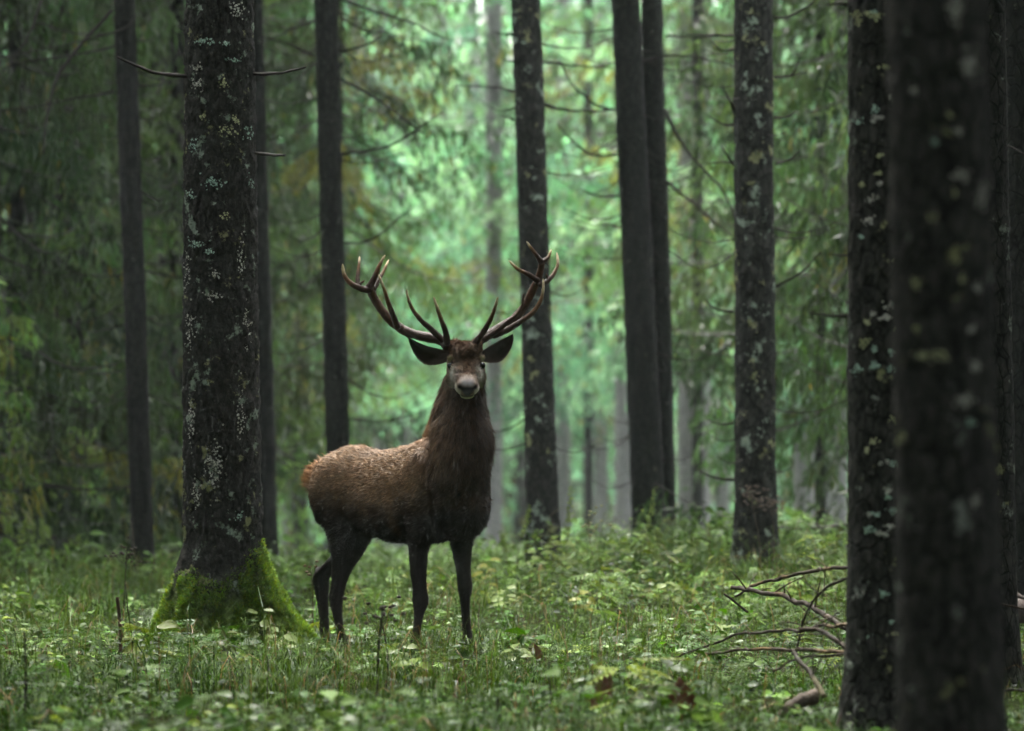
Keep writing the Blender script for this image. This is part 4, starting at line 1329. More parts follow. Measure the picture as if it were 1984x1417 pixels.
def low(x, y):
    a1 = sstep(-1.75, -1.3, x) * (1 - sstep(0.35, 0.9, x)) * sstep(26.6, 27.6, y) * (1 - sstep(30.8, 31.6, y))
    a2 = sstep(-2.9, -2.5, x) * (1 - sstep(-1.5, -1.1, x)) * sstep(27.6, 28.8, y) * (1 - sstep(31.0, 32.0, y))
    return np.maximum(a1, a2)
hh = hh * (1 - 0.55 * pile(xi, yi)) * (1 - 0.50 * low(xi, yi))
cl = np.repeat(r.uniform(0, 1, len(x0)), per)
gc = np.array((0.020, 0.062, 0.007)) * (1 - cl)[:, None] + np.array((0.046, 0.092, 0.007)) * cl[:, None]
gc = gc * 0.52 * np.exp(r.normal(0, 0.55, (n, 1)))
dry = r.uniform(0, 1, n)
gc = np.where((dry < 0.035)[:, None], np.array((0.16, 0.10, 0.045)) * r.uniform(0.5, 1.3, (n, 1)), gc)
gc = np.where(((dry > 0.06) & (dry < 0.13))[:, None], np.array((0.036, 0.066, 0.022)) * r.uniform(0.7, 1.4, (n, 1)), gc)
xt, yt, rt_ = spread(9000, 22, 44, 46, 1.0)
kt = rt_.uniform(0, 1, len(xt)) < 0.35 + 0.9 * fbm(np.stack([xt, yt * .5, 0 * xt + 33], -1), 2)
xt, yt = xt[kt], yt[kt]
nt2 = len(xt)
ht_ = rt_.uniform(0.18, 0.48, nt2) * (1 + 0.15 * sstep(32, 36, yt) * sstep(-0.5, 0.8, xt)) * (1 - 0.5 * pile(xt, yt)) * (1 - 0.45 * low(xt, yt))
ct = np.array((0.040, 0.076, 0.008)) * rt_.uniform(0.6, 1.5, (nt2, 1))
ct = np.where((rt_.uniform(0, 1, nt2) < 0.16)[:, None], np.array((0.12, 0.075, 0.03)) * rt_.uniform(0.5, 1.3, (nt2, 1)), ct)
V, F4, F3, C = blades(np.concatenate([xi, xt]), np.concatenate([yi, yt]), r, np.concatenate([hh, ht_]),
                      np.concatenate([r.uniform(0.0014, 0.0034, n), rt_.uniform(0.0010, 0.0022, nt2)]), np.concatenate([r.uniform(0.2, 1.0, n), rt_.uniform(0.1, 1.0, nt2)]), np.concatenate([gc, ct]))
add('grass', np_mesh('grass', V, [F4, F3], M_GRASS, C), None, kind='stuff', label='short green grass covering the forest floor', category='grass')

# small creeping leaves close to the soil
LEAF_V = np.array([(0, 0, 0), (0.26, 0.23, 0.06), (0.58, 0.18, 0.05), (1, 0, -0.12), (0.58, -0.18, 0.05), (0.26, -0.23, 0.06), (0.42, 0, -0.02)], float)
LEAF_F = np.array([(0, 1, 6), (1, 2, 6), (2, 3, 6), (3, 4, 6), (4, 5, 6), (5, 0, 6)])
LEAF_F = LEAF_F[:, [0, 2, 1]]
xi, yi, r = spread(75000, 18.5, 44, 42, 1.2)
n = len(xi)
pat = fbm(np.stack([xi * 1.1, yi * 0.6, 0 * xi + 3], -1), 3)
k = r.uniform(0, 1, n) < 0.50 + 0.95 * pat
xi, yi, pat = xi[k], yi[k], pat[k]
n = len(xi)
T = np.stack([xi, yi, gz(xi, yi) + r.uniform(0.005, 0.075, n) * (1 - 0.5 * pile(xi, yi))], -1)
X = rdir(n, r) + np.array((0, 0, 1.0)) * r.uniform(-0.3, 0.35, n)[:, None]
Z = np.array((0, -0.25, 1.0)) + 0.35 * r.normal(size=(n, 3))
c = np.array((0.024, 0.060, 0.010)) * np.exp(r.normal(0, 0.55, (n, 1)))
c = np.where((r.uniform(0, 1, n) < 0.12)[:, None], np.array((0.085, 0.125, 0.035)) * r.uniform(0.7, 1.3, (n, 1)), c)
V, F = scatter(LEAF_V, LEAF_F, T, X, Z, r.uniform(0.014, 0.036, n))
add('creeping_herbs', np_mesh('creeping_herbs', V, F, M_LEAF, np.repeat(c, 7, 0)), None, kind='stuff', label='small green creeping leaves between the grass', category='ground cover')

# broader leaved herbs, the mass of them
TOOTH_V = [(0, 0, 0)]
for q, wv in ((0.10, .16), (.18, .27), (.24, .25), (.36, .36), (.42, .31), (.55, .35), (.61, .28), (.74, .24), (.80, .17), (.9, .08)):
    TOOTH_V.append((q, wv, 0.10 * wv / .36 * 1.0))
TOOTH_V.append((1.0, 0, -0.12))
for q, wv in reversed([(0.10, .16), (.18, .27), (.24, .25), (.36, .36), (.42, .31), (.55, .35), (.61, .28), (.74, .24), (.80, .17), (.9, .08)]):
    TOOTH_V.append((q, -wv, 0.10 * wv / .36 * 1.0))
nt_ = len(TOOTH_V)
TOOTH_V += [(0.25, 0, 0), (0.55, 0, 0.0), (0.8, 0, -0.04)]
TOOTH_V = np.array(TOOTH_V, float)
def _mid(i):
    xq = TOOTH_V[i][0]
    return nt_ if xq < .40 else (nt_ + 1 if xq < .68 else nt_ + 2)
TF_ = []
for i_ in range(nt_):
    j_ = (i_ + 1) % nt_
    a_, b_ = _mid(i_), _mid(j_)
    TF_.append((j_, i_, a_))
    if a_ != b_:
        TF_.append((j_, a_, b_))
TOOTH_F = np.array(TF_)

PIN_V, PIN_F = [], []
for i_ in range(6):
    for sg_ in ((-1, 1) if i_ < 5 else (0,)):
        x_, l_, a_ = 0.16 + 0.15 * i_, 0.30 * (1 - 0.10 * i_), (0.95 - 0.05 * i_) * sg_
        dx_, dy_ = math.cos(a_), math.sin(a_)
        k_ = len(PIN_V)
        drop = -0.10 * (x_ ** 2)
        PIN_V += [(x_, 0, drop), (x_ + dx_ * l_ * .45 - dy_ * l_ * .22, dy_ * l_ * .45 + dx_ * l_ * .22, drop + .02), (x_ + dx_ * l_, dy_ * l_, drop - .03),
                  (x_ + dx_ * l_ * .45 + dy_ * l_ * .22, dy_ * l_ * .45 - dx_ * l_ * .22, drop + .02)]
        PIN_F += [(k_, k_ + 2, k_ + 1), (k_, k_ + 3, k_ + 2)]
PIN_V, PIN_F = np.array(PIN_V, float), np.array(PIN_F)

def herb_leaves(x0, y0, r, h, nl, size, col):
    """whorls of leaves on upright stems: returns leaf and stem arrays"""
    per = r.integers(nl[0], nl[1], len(x0))
    idx = np.repeat(np.arange(len(x0)), per)
    n = len(idx)
    zf = r.uniform(0.25, 1.0, n)
    base = np.stack([x0, y0, gz(x0, y0)], -1)[idx]
    lean = (0.22 * r.normal(size=(len(x0), 2)) * h[:, None])[idx]
    d = rdir(n, r)
    T = base + np.stack([lean[:, 0] * zf, lean[:, 1] * zf, h[idx] * zf], -1)
    st = r.uniform(0.01, 0.05, n) * (0.4 + h[idx] * 3)
    T = T + d * st[:, None]
    X = d + np.array((0, 0, 1.0)) * r.uniform(-0.55, 0.25, n)[:, None]
    Z = np.array((0, -0.30, 1.0)) + 0.30 * r.normal(size=(n, 3))
    S = size * r.uniform(0.6, 1.25, n) * np.repeat(np.exp(r.normal(-0.12, 0.38, len(x0))), per)
    c = np.asarray(col)[idx] * np.exp(r.normal(-0.1, 0.30, (n, 1))) * np.repeat(np.exp(r.normal(-0.15, 0.40, (len(x0), 1))), per, 0)
    return T, X, Z, S, c, base, lean, h[idx]

x0, y0, r = spread(6200, 19.0, 46.5, 43, 1.05)
pat = fbm(np.stack([x0 * .8, y0 * .45, 0 * x0 + 9], -1), 3)
dens = 0.38 + 0.80 * pat + 0.35 * sstep(31, 36, y0) * sstep(-1.0, 0.8, x0)
k = r.uniform(0, 1, len(x0)) < dens
x0, y0 = x0[k], y0[k]
m_ = len(x0)
h = (0.04 + 0.30 * r.uniform(0, 1, m_) ** 1.6) * (1 + 0.65 * sstep(33, 38, y0) * sstep(-0.8, 0.8, x0)) * (1 - 0.6 * pile(x0, y0)) * (1 - 0.62 * low(x0, y0))
kind = np.clip(r.uniform(0, 1, m_) + 0.36 * sstep(32, 36, y0) * sstep(-1.0, 0.6, x0), 0, 0.93) * r.choice([1.0, 0.9], m_)  # more pale-leaved kinds toward the crest, also painting in its stronger light
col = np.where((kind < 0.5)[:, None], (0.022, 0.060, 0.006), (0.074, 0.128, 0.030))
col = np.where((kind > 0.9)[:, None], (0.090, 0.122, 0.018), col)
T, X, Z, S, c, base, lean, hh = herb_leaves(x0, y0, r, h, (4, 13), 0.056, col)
nearl = T[:, 1] < 34
feather = np.mod(np.abs(np.sin(base[:, 0] * 127.1 + base[:, 1] * 311.7)) * 43758.5, 1.0) < 0.45
S = np.where(feather, S * 1.75, S)
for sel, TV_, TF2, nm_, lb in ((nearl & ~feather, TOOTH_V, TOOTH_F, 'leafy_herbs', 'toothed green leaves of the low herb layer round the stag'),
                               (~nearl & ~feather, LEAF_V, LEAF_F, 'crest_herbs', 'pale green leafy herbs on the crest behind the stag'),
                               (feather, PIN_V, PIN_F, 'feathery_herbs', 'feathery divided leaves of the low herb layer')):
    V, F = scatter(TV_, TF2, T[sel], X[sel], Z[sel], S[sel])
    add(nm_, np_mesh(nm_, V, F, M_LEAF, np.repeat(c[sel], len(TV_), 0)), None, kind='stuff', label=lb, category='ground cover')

# rougher growth beyond the crest
x0, y0, r = spread(5000, 45, 85, 44, 1.2, 1.25)
n = len(x0)
V1, F41, F31, C1 = blades(x0, y0, r, r.uniform(0.15, 0.5, n), r.uniform(0.008, 0.02, n), r.uniform(0.2, 0.9, n), np.array((0.07, 0.125, 0.03)) * r.uniform(0.6, 1.5, (n, 1)))
add('rough_grass', np_mesh('rough_grass', V1, [F41, F31], M_GRASS, C1), None, kind='stuff', label='blurred tall grass beyond the crest behind the stag', category='grass')
x0, y0, r = spread(2600, 44, 90, 45, 1.2, 1.25)
T, X, Z, S, c, base, lean, hh = herb_leaves(x0, y0, r, r.uniform(0.1, 0.5, len(x0)), (8, 16), 0.13, np.broadcast_to((0.08, 0.15, 0.035), (len(x0), 3)))
V, F = scatter(LEAF_V, LEAF_F, T, X, Z, S)
add('far_herbs', np_mesh('far_herbs', V, F, M_LEAF, np.repeat(c, 7, 0)), None, kind='stuff', label='blurred leafy herbs beyond the crest behind the stag', category='ground cover')

# ------------------------------------------------------------------ single plants one can pick out
LEAF_ME = {}
def leaf_mesh(key, col, shape=(TOOTH_V, TOOTH_F)):
    if key not in LEAF_ME:
        LEAF_ME[key] = np_mesh('leaf', shape[0], shape[1], M_LEAF, np.broadcast_to(col, shape[0].shape))
    return LEAF_ME[key]

def stem_obj(e, pts, r0, r1, col, n=6, name='stem', mat=None):
    mb = MB()
    W = smooth_path(pts, 14)
    put_tube(mb, W, np.linspace(r0, r1, 14), n, C=col)
    add(name, mb.mesh(name, mat or M_STALK), e)
    return W

def leaf_plant(px, py, label, h, nl, size, key, col, seed, group=None, lean=0.1):
    r = np.random.default_rng(seed)
    g_ = ground_hit(px, py)
    e = empty('leafy_plant', g_, label, 'plant', group)
    ln = r.normal(size=2) * lean * h
    W = stem_obj(e, [(0, 0, -0.01), (ln[0] * .4, ln[1] * .4, h * .5), (ln[0], ln[1], h)], 0.0028, 0.0014, (0.07, 0.11, 0.04))
    me = leaf_mesh(key, col)
    for q in range(nl):
        f = 0.35 + 0.65 * (q + 1) / nl
        p = W[min(13, int(f * 13))]
        a = q * 2.4 + r.uniform(-.4, .4)
        d = np.array((math.cos(a), math.sin(a), r.uniform(-0.5, 0.1)))
        if r.uniform() < 0.6:
            d[1] = -abs(d[1])
        Z = np.array((0, -0.5, 1.0)) + 0.2 * r.normal(size=3)
        d /= np.linalg.norm(d)
        yv = np.cross(Z, d)
        yv /= np.linalg.norm(yv)
        zv = np.cross(d, yv)
        o = add('leaf', me, e)
        s_ = size * r.uniform(0.7, 1.15)
        pp = p + d * 0.02
        o.matrix_local = Matrix(((d[0] * s_, yv[0] * s_, zv[0] * s_, pp[0]), (d[1] * s_, yv[1] * s_, zv[1] * s_, pp[1]), (d[2] * s_, yv[2] * s_, zv[2] * s_, pp[2]), (0, 0, 0, 1)))
    return e
PALE, LIME, YEL, MIDG = (0.105, 0.145, 0.042), (0.085, 0.135, 0.015), (0.115, 0.125, 0.018), (0.036, 0.080, 0.014)
for k, (px, py, h, nl, sz, ky, lb) in enumerate([
    (505, 1262, 0.26, 9, 0.105, 'pale', 'tall pale leafy plant at the right foot of the mossy spruce'),
    (548, 1280, 0.20, 8, 0.095, 'pale', 'pale broad-leaved plant below the right root of the mossy spruce'),
    (470, 1255, 0.30, 6, 0.10, 'lime', 'yellow-green leafy plant standing against the mossy foot'),
    (390, 1268, 0.13, 5, 0.09, 'pale', 'pale leaf cluster under the middle of the mossy foot'),
    (455, 1310, 0.14, 7, 0.09, 'lime', 'lime leafy plant below the mossy foot'),
    (60, 1180, 0.20, 9, 0.09, 'mid', 'leafy plant near the left picture edge'),
    (85, 1215, 0.16, 8, 0.08, 'pale', 'pale leafy plant low near the left picture edge'),
    (20, 1200, 0.24, 8, 0.08, 'lime', 'lime leafy plant cut by the left picture edge'),
    (250, 1130, 0.30, 7, 0.12, 'lime', 'long-leaved plant left of the mossy foot'),
    (200, 1140, 0.22, 6, 0.10, 'mid', 'green leafy plant beside the thin leaning trunk'),
    (755, 1215, 0.22, 8, 0.085, 'mid', 'leafy plant between hind and front legs of the stag'),
    (770, 1300, 0.16, 7, 0.09, 'pale', 'pale leafy plant just below the front hoof of the stag'),
    (800, 1330, 0.15, 7, 0.10, 'lime', 'lime leafy plant in the foreground under the front hoof'),
    (850, 1170, 0.30, 10, 0.085, 'lime', 'bushy lime plant between the two front legs'),
    (940, 1160, 0.30, 9, 0.10, 'yel', 'yellowish leafy plant right of the far front leg'),
    (985, 1200, 0.22, 9, 0.10, 'pale', 'pale leafy plant right of the front hooves'),
    (1040, 1130, 0.26, 10, 0.11, 'pale', 'pale bushy plant below the spotted trunk'),
    (1110, 1120, 0.28, 10, 0.11, 'pale', 'tall pale bushy plant right of the spotted trunk foot'),
    (1075, 1090, 0.32, 8, 0.12, 'lime', 'lime plant rising before the spotted trunk foot'),
    (1130, 1200, 0.20, 8, 0.10, 'yel', 'yellow-leaved plant in the bright herb patch right of the stag'),
    (1200, 1110, 0.28, 10, 0.11, 'lime', 'lime leafy plant before the double trunk foot'),
    (1260, 1100, 0.28, 10, 0.12, 'pale', 'pale leafy plant at the foot of the double trunk'),
    (1330, 1110, 0.26, 9, 0.11, 'pale', 'pale leafy plant right of the double trunk foot'),
    (1300, 1180, 0.20, 9, 0.10, 'pale', 'pale leaf cluster in the herb patch below the double trunk'),
    (1370, 1230, 0.18, 9, 0.11, 'lime', 'lime leaf cluster left of the fallen branches'),
    (1400, 1260, 0.16, 7, 0.11, 'pale', 'pale plant where the fallen branches fan out'),
    (1450, 1180, 0.18, 8, 0.11, 'lime', 'lime leaf cluster under the topmost fallen branches'),
    (1545, 1190, 0.16, 8, 0.11, 'lime', 'lime leaf cluster behind the crossing fallen branches'),
    (1610, 1160, 0.22, 9, 0.11, 'pale', 'pale leafy plant against the scaly right trunk'),
    (1480, 1090, 0.30, 11, 0.10, 'mid', 'dark green leafy plant under the lichen-spotted trunk'),
    (1560, 1090, 0.32, 12, 0.10, 'mid', 'green leafy plant right of the lichen-spotted trunk foot'),
    (1625, 1085, 0.34, 11, 0.10, 'mid', 'green leafy plant just left of the scaly right trunk'),
    (1275, 1300, 0.12, 7, 0.085, 'mid', 'small green plant in the lower middle foreground'),
    (1000, 1290, 0.13, 8, 0.085, 'pale', 'small pale plant below the front hooves'),
    (620, 1320, 0.13, 8, 0.085, 'mid', 'small green plant below the hind hooves'),
    (1965, 1130, 0.34, 8, 0.13, 'mid', 'large-leaved plant at the right picture edge'),
    (300, 1340, 0.12, 8, 0.08, 'mid', 'small green plant in the left foreground'),
    (160, 1300, 0.14, 8, 0.08, 'pale', 'small pale plant in the left foreground'),
]):
    leaf_plant(px, py, lb, h, nl, sz, ky, {'pale': PALE, 'lime': LIME, 'yel': YEL, 'mid': MIDG}[ky], 900 + k, 'leafy plants one can tell apart')

# green flowering spires
SPK = ell((0, 0, 0), (0.006, 0.006, 0.005), n=6, m_=5)
def spire(px, py, pts, label, seed, col=(0.15, 0.21, 0.05), sidebuds=26):
    r = np.random.default_rng(seed)
    g_ = ground_hit(px, py)
    e = empty('flowering_spire', g_, label, 'plant', 'green flowering spires')
    W = [np.array((0, 0, -0.01))] + [at(x, y, g_[1]) - g_ for x, y in pts]
    W = stem_obj(e, W, 0.0038, 0.0016, (0.06, 0.06, 0.03))
    mb = MB()
    for q in range(sidebuds):
        f = 0.45 + 0.55 * q / sidebuds
        p = W[0] + (W[-1] - W[0]) * 0
        k = f * 13
        i0 = min(12, int(k))
        p = W[i0] + (W[i0 + 1] - W[i0]) * (k - i0)
        for sg in range(2):
            d = r.normal(size=3) * 0.015 * (1.25 - f * 0.7)
            V, F, T3 = SPK
            s_ = r.uniform(1.2, 2.4) * (1.5 - f * 0.7)
            mb.put(V * s_ + p + d, F, np.array(col) * r.uniform(0.7, 1.3))
            mb.F.setdefault(3, []).append(T3 + mb.n - len(V))
    add('flower_head', mb.mesh('flower_head', M_LEAF), e, kind='stuff')
spire(1000, 1130, [(1005, 1060), (1020, 1010), (1026, 980)], 'tall green flowering spire right of the stag', 1)
spire(985, 1120, [(980, 1080), (975, 1050), (972, 1035)], 'short green flowering spire close to the front leg', 2)
spire(1245, 1110, [(1252, 1040), (1262, 990), (1269, 943)], 'tall brown-stemmed spire before the double trunk', 3)
spire(1290, 1110, [(1280, 1070), (1275, 1040), (1273, 1025)], 'short spire before the double trunk', 4)
spire(1095, 1120, [(1098, 1060), (1103, 990), (1106, 942)], 'slender spire left of the double trunk', 5)
spire(25, 1150, [(30, 1090), (42, 1040), (54, 998)], 'slender spire near the left picture edge', 6)
spire(170, 1130, [(165, 1090), (158, 1065), (157, 1045)], 'short spire left of the thin leaning trunk', 7)

# dry dark stalks
def stalk(px, py, pts, label, r0, r1, col, head=None, seed=0, name='dry_stalk'):
    r = np.random.default_rng(seed + 50)
    g_ = ground_hit(px, py)
    e = empty(name, g_, label, 'stalk', 'dry stalks')
    W = [np.array((0, 0, -0.02))] + [at(x, y, g_[1]) - g_ for x, y in pts]
    W = stem_obj(e, W, r0, r1, col, 7, mat=M_DEAD)
    if head:
        mb = MB()
        for q in range(head):
            f = r.uniform(0.75, 1.0)
            p = W[int(f * 13)]
            d = np.array((r.normal(), r.normal() * 0.6, abs(r.normal()) + 0.3)) * 0.06
            put_tube(mb, [p, p + d * 0.6, p + d + np.array((0, 0, -0.01))], (0.0012, 0.001, 0.0008), 4, C=col)
            V, F, T3 = SPK
            mb.put(V * 2.0 + p + d, F, np.array(col) * 1.6)
            mb.F.setdefault(3, []).append(T3 + mb.n - len(V))
        add('seed_head', mb.mesh('seed_head', M_DEAD), e, kind='stuff')
BR, DK = (0.050, 0.034, 0.020), (0.022, 0.018, 0.014)
stalk(232, 1295, [(234, 1235), (231, 1190), (227, 1158)], 'thick broken brown stalk left of the mossy foot', .012, .010, BR, None, 1)
stalk(238, 1230, [(241, 1160), (243, 1110), (246, 1060)], 'dark seed-headed stalk left of the mossy foot', .005, .003, DK, 22, 2)
stalk(262, 1300, [(256, 1230), (248, 1180), (243, 1130)], 'thin dark bent stem beside the broken brown stalk', .003, .002, DK, None, 3)
stalk(48, 1415, [(50, 1340), (50, 1290), (47, 1225)], 'dark upright stalk in the left corner', .008, .004, DK, None, 4)
stalk(730, 1365, [(732, 1300), (735, 1240), (742, 1190)], 'dark dry stalk below the belly of the stag', .009, .003, DK, 10, 5)
stalk(748, 1330, [(752, 1285), (745, 1230), (735, 1195)], 'thin dry stalk beside the one below the belly', .004, .002, DK, 8, 6)
stalk(964, 1420, [(966, 1395), (967, 1375), (965, 1352)], 'short dark stub at the bottom middle', .012, .010, DK, None, 7)
stalk(1067, 1385, [(1067, 1350), (1065, 1320), (1064, 1280)], 'dark thin stalk in the lower middle', .006, .003, DK, None, 8)
stalk(880, 1320, [(925, 1250), (927, 1200), (930, 1170)], 'fine green-brown stem right of the front hooves', .0025, .0015, BR, None, 9)
stalk(1178, 1200, [(1160, 1120), (1145, 1060), (1135, 1005)], 'tall thin grass stem with loose head right of the stag', .0028, .0014, (0.10, 0.10, 0.05), 16, 10)
stalk(1475, 1110, [(1470, 1040), (1462, 1000), (1455, 955)], 'dry umbel cluster before the lichen-spotted trunk', .005, .003, (0.06, 0.045, 0.035), 36, 11)
stalk(1495, 1110, [(1500, 1050), (1498, 1010), (1490, 975)], 'second dry umbel right before the lichen-spotted trunk', .004, .003, (0.06, 0.045, 0.035), 30, 12)
stalk(445, 1335, [(450, 1310), (446, 1290), (440, 1262)], 'dark stem stump in front of the mossy foot', .006, .004, DK, None, 13)
stalk(605, 1250, [(606, 1200), (606, 1150), (603, 1105)], 'dark twiggy stem right against the hind leg', .004, .002, BR, 8, 14)
stalk(520, 1370, [(518, 1320), (520, 1290), (517, 1270)], 'thin dark stem in the foreground right of the mossy foot', .004, .003, DK, None, 15)

# arching grass stems
for k, (px, py, pts, lb) in enumerate([
    (280, 1150, [(262, 1080), (255, 1020), (250, 1000)], 'arching dry grass before the thin leaning trunk'),
    (345, 1130, [(330, 1060), (310, 1045), (300, 1080)], 'dry grass plume bending left of the mossy spruce'),
    (560, 1120, [(548, 1030), (540, 1008), (525, 1010)], 'dry grass arc left behind the stag'),
    (1540, 1110, [(1556, 1050), (1580, 995), (1602, 988), (1606, 1005)], 'hooked grass stem left of the scaly right trunk'),
    (935, 1110, [(955, 1020), (975, 960), (982, 935)], 'tall straight grass stem right of the stag chest'),
    (1000, 1060, [(985, 1000), (975, 970), (970, 950)], 'pale grass blade leaning by the stag chest'),
    (1335, 1130, [(1400, 1085), (1440, 1080), (1470, 1105)], 'yellow grass arc over the fallen branches'),
    (1100, 1110, [(1060, 1020), (1085, 985), (1100, 990)], 'thin brown grass arc before the spotted trunk'),
]):
    g_ = ground_hit(px, py)
    e = empty('grass_stem', g_, lb, 'grass', 'arching grass stems')
    W = [np.array((0, 0, -0.01))] + [at(x, y, g_[1]) - g_ for x, y in pts]
    stem_obj(e, W, 0.0022, 0.0012, (0.15, 0.12, 0.06))

# wilted brown leaves
for k, (px, py, sz, lb) in enumerate([(1168, 1400, 0.21, 'wilted dark brown leaf standing at the bottom middle'), (1320, 1405, 0.18, 'curled brown leaf at the bottom right of middle'),
                                      (1040, 1290, 0.10, 'dark curled leaf below the herb patch right of the stag'), (15, 1290, 0.10, 'dark wilted leaf at the left picture edge'),
                                      (885, 1385, 0.07, 'small dark dead leaf in the bottom middle')]):
    g_ = ground_hit(px, py)
    e = empty('wilted_leaf', g_, lb, 'leaf', 'wilted leaves')
    V = TOOTH_V.copy()
    V[:, 2] += 0.9 * V[:, 1] ** 2 - 0.30 * V[:, 0] ** 2 + 0.05 * fbm(V * 6 + k, 2)
    V = np.stack([V[:, 1] * 0.95, -V[:, 2] * 1.0, V[:, 0]], -1) * sz
    ca, sa = math.cos(k * 0.7 - 0.6), math.sin(k * 0.7 - 0.6)
    V = np.stack([V[:, 0] * ca - V[:, 1] * sa, V[:, 0] * sa + V[:, 1] * ca, V[:, 2] + 0.03], -1)
    add('blade', np_mesh('blade', V, TOOTH_F, M_LEAF, np.broadcast_to(np.array((0.05, 0.025, 0.014)), V.shape) * (1 + 0.6 * fbm(V * 40, 2))[:, None], True), e)
    stem_obj(e, [(0, 0, -0.03), (0, 0.003, 0), (0, 0, 0.03)], 0.004, 0.003, DK)

# fallen branches on the right
def fallen(pts, label, r0, r1, col, Y=None, dY=0.0, twigs=0, seed=0, name='fallen_branch', cat='branch'):
    r = np.random.default_rng(seed + 70)
    k = len(pts)
    if Y is None:
        Y = max(ground_hit(*p)[1] for p in pts)
    W = np.array([at(x, y, Y + dY * i / (k - 1)) for i, (x, y) in enumerate(pts)])
    W = smooth_path(W, 9 * k)
    W = W + 0.010 * np.stack([vnoise(W * 6), vnoise(W * 6 + 30), vnoise(W * 6 + 60)], -1) + 0.006 * np.stack([vnoise(W * 19), vnoise(W * 19 + 30), vnoise(W * 19 + 60)], -1)
    e = empty(name, W[0], label, cat, 'fallen branches')
    mb = MB()
    nn = len(W)
    knots = 1 + 0.14 * vnoise(W * 26) + 0.25 * np.clip(vnoise(W * 13 + 5) - 0.55, 0, 1)
    pt_ = vnoise(W * 7 + seed)[:, None]
    peel = sstep(0.15, 0.3, vnoise(W * 5 + seed * 3))[:, None]
    c2 = np.array((0.016, 0.013, 0.010)) * (1 - peel) + np.array(col) * np.array((1.1, 1.0, 0.8)) * peel * (1 + 0.5 * pt_) + 0.25 * np.array(col)
    put_tube(mb, W - W[0], np.linspace(r0, r1, nn) * (1.0 if cat == 'log' else 0.74) * knots, 10, 0.15, C=c2)
    add('stem', mb.mesh('stem', M_DEAD), e)
    for q in range(twigs * 3):
        i0 = int(r.uniform(0.15, 0.9) * nn)
        d = r.normal(size=3) * np.array((1, 0.6, 0.8))
        d /= np.linalg.norm(d)
        l_ = r.uniform(0.05, 0.22)
        tb = MB()
        p = W[i0] - W[0]
        put_tube(tb, smooth_path([p, p + d * l_ * .5 + np.array((0, 0, .01)), p + d * l_], 8), np.linspace(r0 * .35, r0 * .12, 8), 5, 0.1, C=np.array(col) * 0.8)
        add('twig', tb.mesh('twig', M_DEAD), e)
TAN, WET, GRY = (0.13, 0.09, 0.048), (0.026, 0.021, 0.017), (0.075, 0.064, 0.057)
fallen([(1420, 1141), (1450, 1142), (1500, 1150), (1545, 1165), (1590, 1187), (1645, 1218)], 'thick brown fallen branch sloping down to the scaly right trunk', .015, .020, (0.055, 0.040, 0.026), 26.5, -2.0, 4, 1)
fallen([(1424, 1155), (1455, 1138), (1500, 1122), (1560, 1108), (1600, 1102), (1650, 1102)], 'topmost arched fallen branch left of the scaly right trunk', .010, .014, (0.075, 0.057, 0.036), 27.0, -2.0, 3, 2)
fallen([(1402, 1150), (1425, 1167), (1450, 1187)], 'short dark twig left of the fallen branches', .009, .008, WET, 27.5, 0, 0, 3)
fallen([(1270, 1300), (1310, 1275), (1370, 1250), (1450, 1228), (1520, 1222), (1560, 1222), (1600, 1214), (1645, 1210)], 'long arched fallen branch reaching into the grass, ending tan', .006, .013, (0.055, 0.042, 0.028), 26.2, -2.6, 5, 4)
fallen([(1550, 1216), (1590, 1222), (1620, 1240), (1645, 1260)], 'dark forked end of the long arched branch by the right trunk', .013, .015, WET, 23.0, -0.4, 2, 5)
fallen([(1295, 1288), (1350, 1273), (1420, 1262), (1480, 1258), (1560, 1259), (1645, 1263)], 'nearly level fallen branch with tan bark under the arched one', .007, .014, (0.085, 0.062, 0.036), 25.6, -2.4, 4, 6)
fallen([(1645, 1118), (1600, 1140), (1565, 1180), (1553, 1215), (1545, 1262)], 'thin dark branch curving down across the fallen branches', .009, .006, WET, 23.6, 0.2, 3, 7)
fallen([(1538, 1266), (1560, 1292), (1578, 1320), (1596, 1350)], 'dark moss-edged stick pointing down to the grey log', .014, .018, (0.040, 0.038, 0.022), 22.6, -0.5, 2, 8)
fallen([(1505, 1408), (1520, 1385), (1540, 1366), (1562, 1356), (1585, 1353)], 'short grey log half sunk in the foreground grass', .024, .034, GRY, 21.7, 0.1, 0, 9, 'fallen_log', 'log')
fallen([(1440, 1398), (1465, 1378), (1495, 1364), (1530, 1352), (1558, 1346)], 'thin pale stick running to the short grey log', .008, .010, (0.13, 0.105, 0.075), 21.9, 0.2, 1, 10)
fallen([(1335, 1391), (1370, 1388), (1410, 1389), (1460, 1397)], 'yellowish stick lying flat in the right foreground', .008, .007, TAN, 21.8, 0, 1, 11)
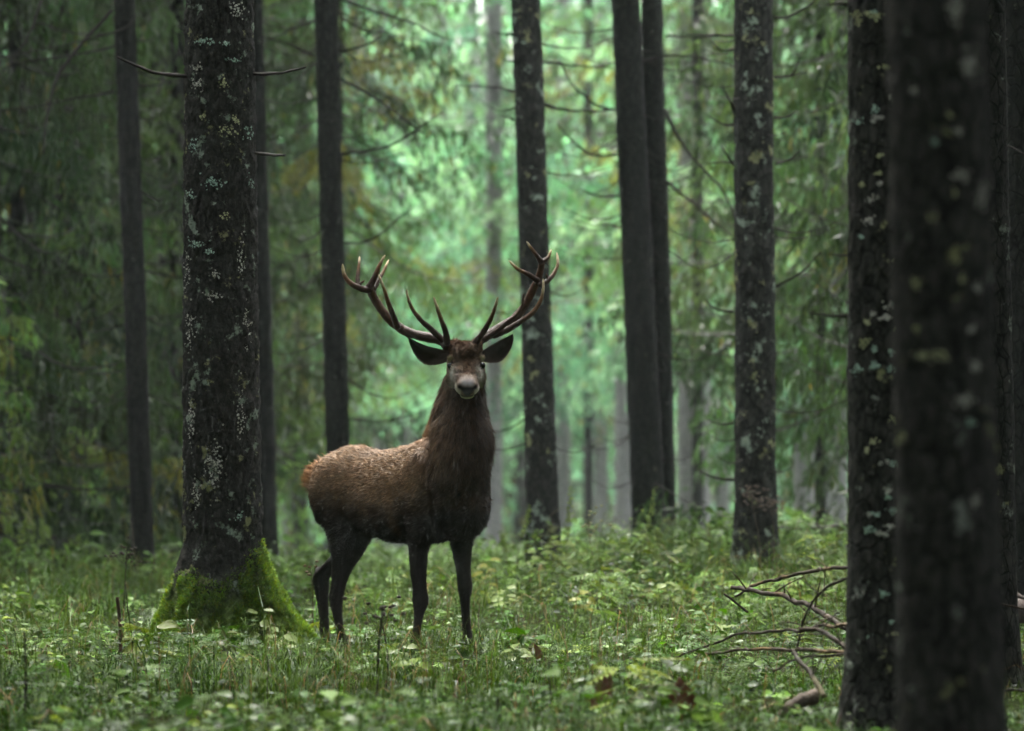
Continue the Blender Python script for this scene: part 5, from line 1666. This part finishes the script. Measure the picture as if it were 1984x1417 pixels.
fallen([(1645, 1345), (1633, 1375), (1622, 1415)], 'peeling orange-brown stick leaning at the scaly trunk foot', .013, .011, (0.10, 0.065, 0.045), 21.0, -0.1, 0, 12)
fallen([(1925, 1120), (1950, 1138), (1990, 1160)], 'dark wet branch right of the nearest trunk', .014, .016, WET, 25.5, -0.5, 1, 13)
fallen([(1930, 1215), (1955, 1190), (2000, 1175)], 'pinkish grey log cut by the right picture edge', .045, .075, (0.15, 0.12, 0.11), 25.0, 0.4, 0, 14, 'fallen_log', 'log')
fallen([(1935, 1168), (1960, 1172), (1990, 1180)], 'thin dark branch lying on the pinkish grey log', .007, .007, WET, 24.6, 0, 0, 15)
fallen([(1935, 1345), (1955, 1335), (1990, 1338)], 'dark stick low at the right picture edge', .010, .010, WET, 22.5, 0, 0, 16)
fallen([(590, 1415), (630, 1400), (665, 1386)], 'thin tan stick at the bottom left of middle', .006, .005, TAN, 22.0, 0.3, 0, 17)
fallen([(1500, 1300), (1540, 1280), (1600, 1272), (1645, 1264)], 'dark branch below the level fallen branch', .007, .010, WET, 22.8, -0.3, 2, 18)

# ------------------------------------------------------------------ haze
m, t, out = newmat('haze_air')
pv = N(t, 'ShaderNodeVolumePrincipled')
pv.inputs['Density'].default_value = 0.00022
pv.inputs['Color'].default_value = (0.86, 0.98, 0.93, 1)
pv.inputs['Density Attribute'].default_value = ''
pv.inputs['Anisotropy'].default_value = 0.2
t.links.new(pv.outputs[0], out.inputs['Volume'])
try:
    m.cycles.homogeneous_volume = True
except Exception:
    pass
x0_, x1_, y0_, y1_, z0_, z1_ = -65, 65, -33, 219, -4.5, 33
HV = [(x, y, z) for z in (z0_, z1_) for y in (y0_, y1_) for x in (x0_, x1_)]
HF = [(0, 2, 3, 1), (4, 5, 7, 6), (0, 1, 5, 4), (2, 6, 7, 3), (0, 4, 6, 2), (1, 3, 7, 5)]
add('haze', np_mesh('haze', np.array(HV), np.array(HF), m), None, kind='stuff', label='pale forest haze filling the whole scene', category='haze')
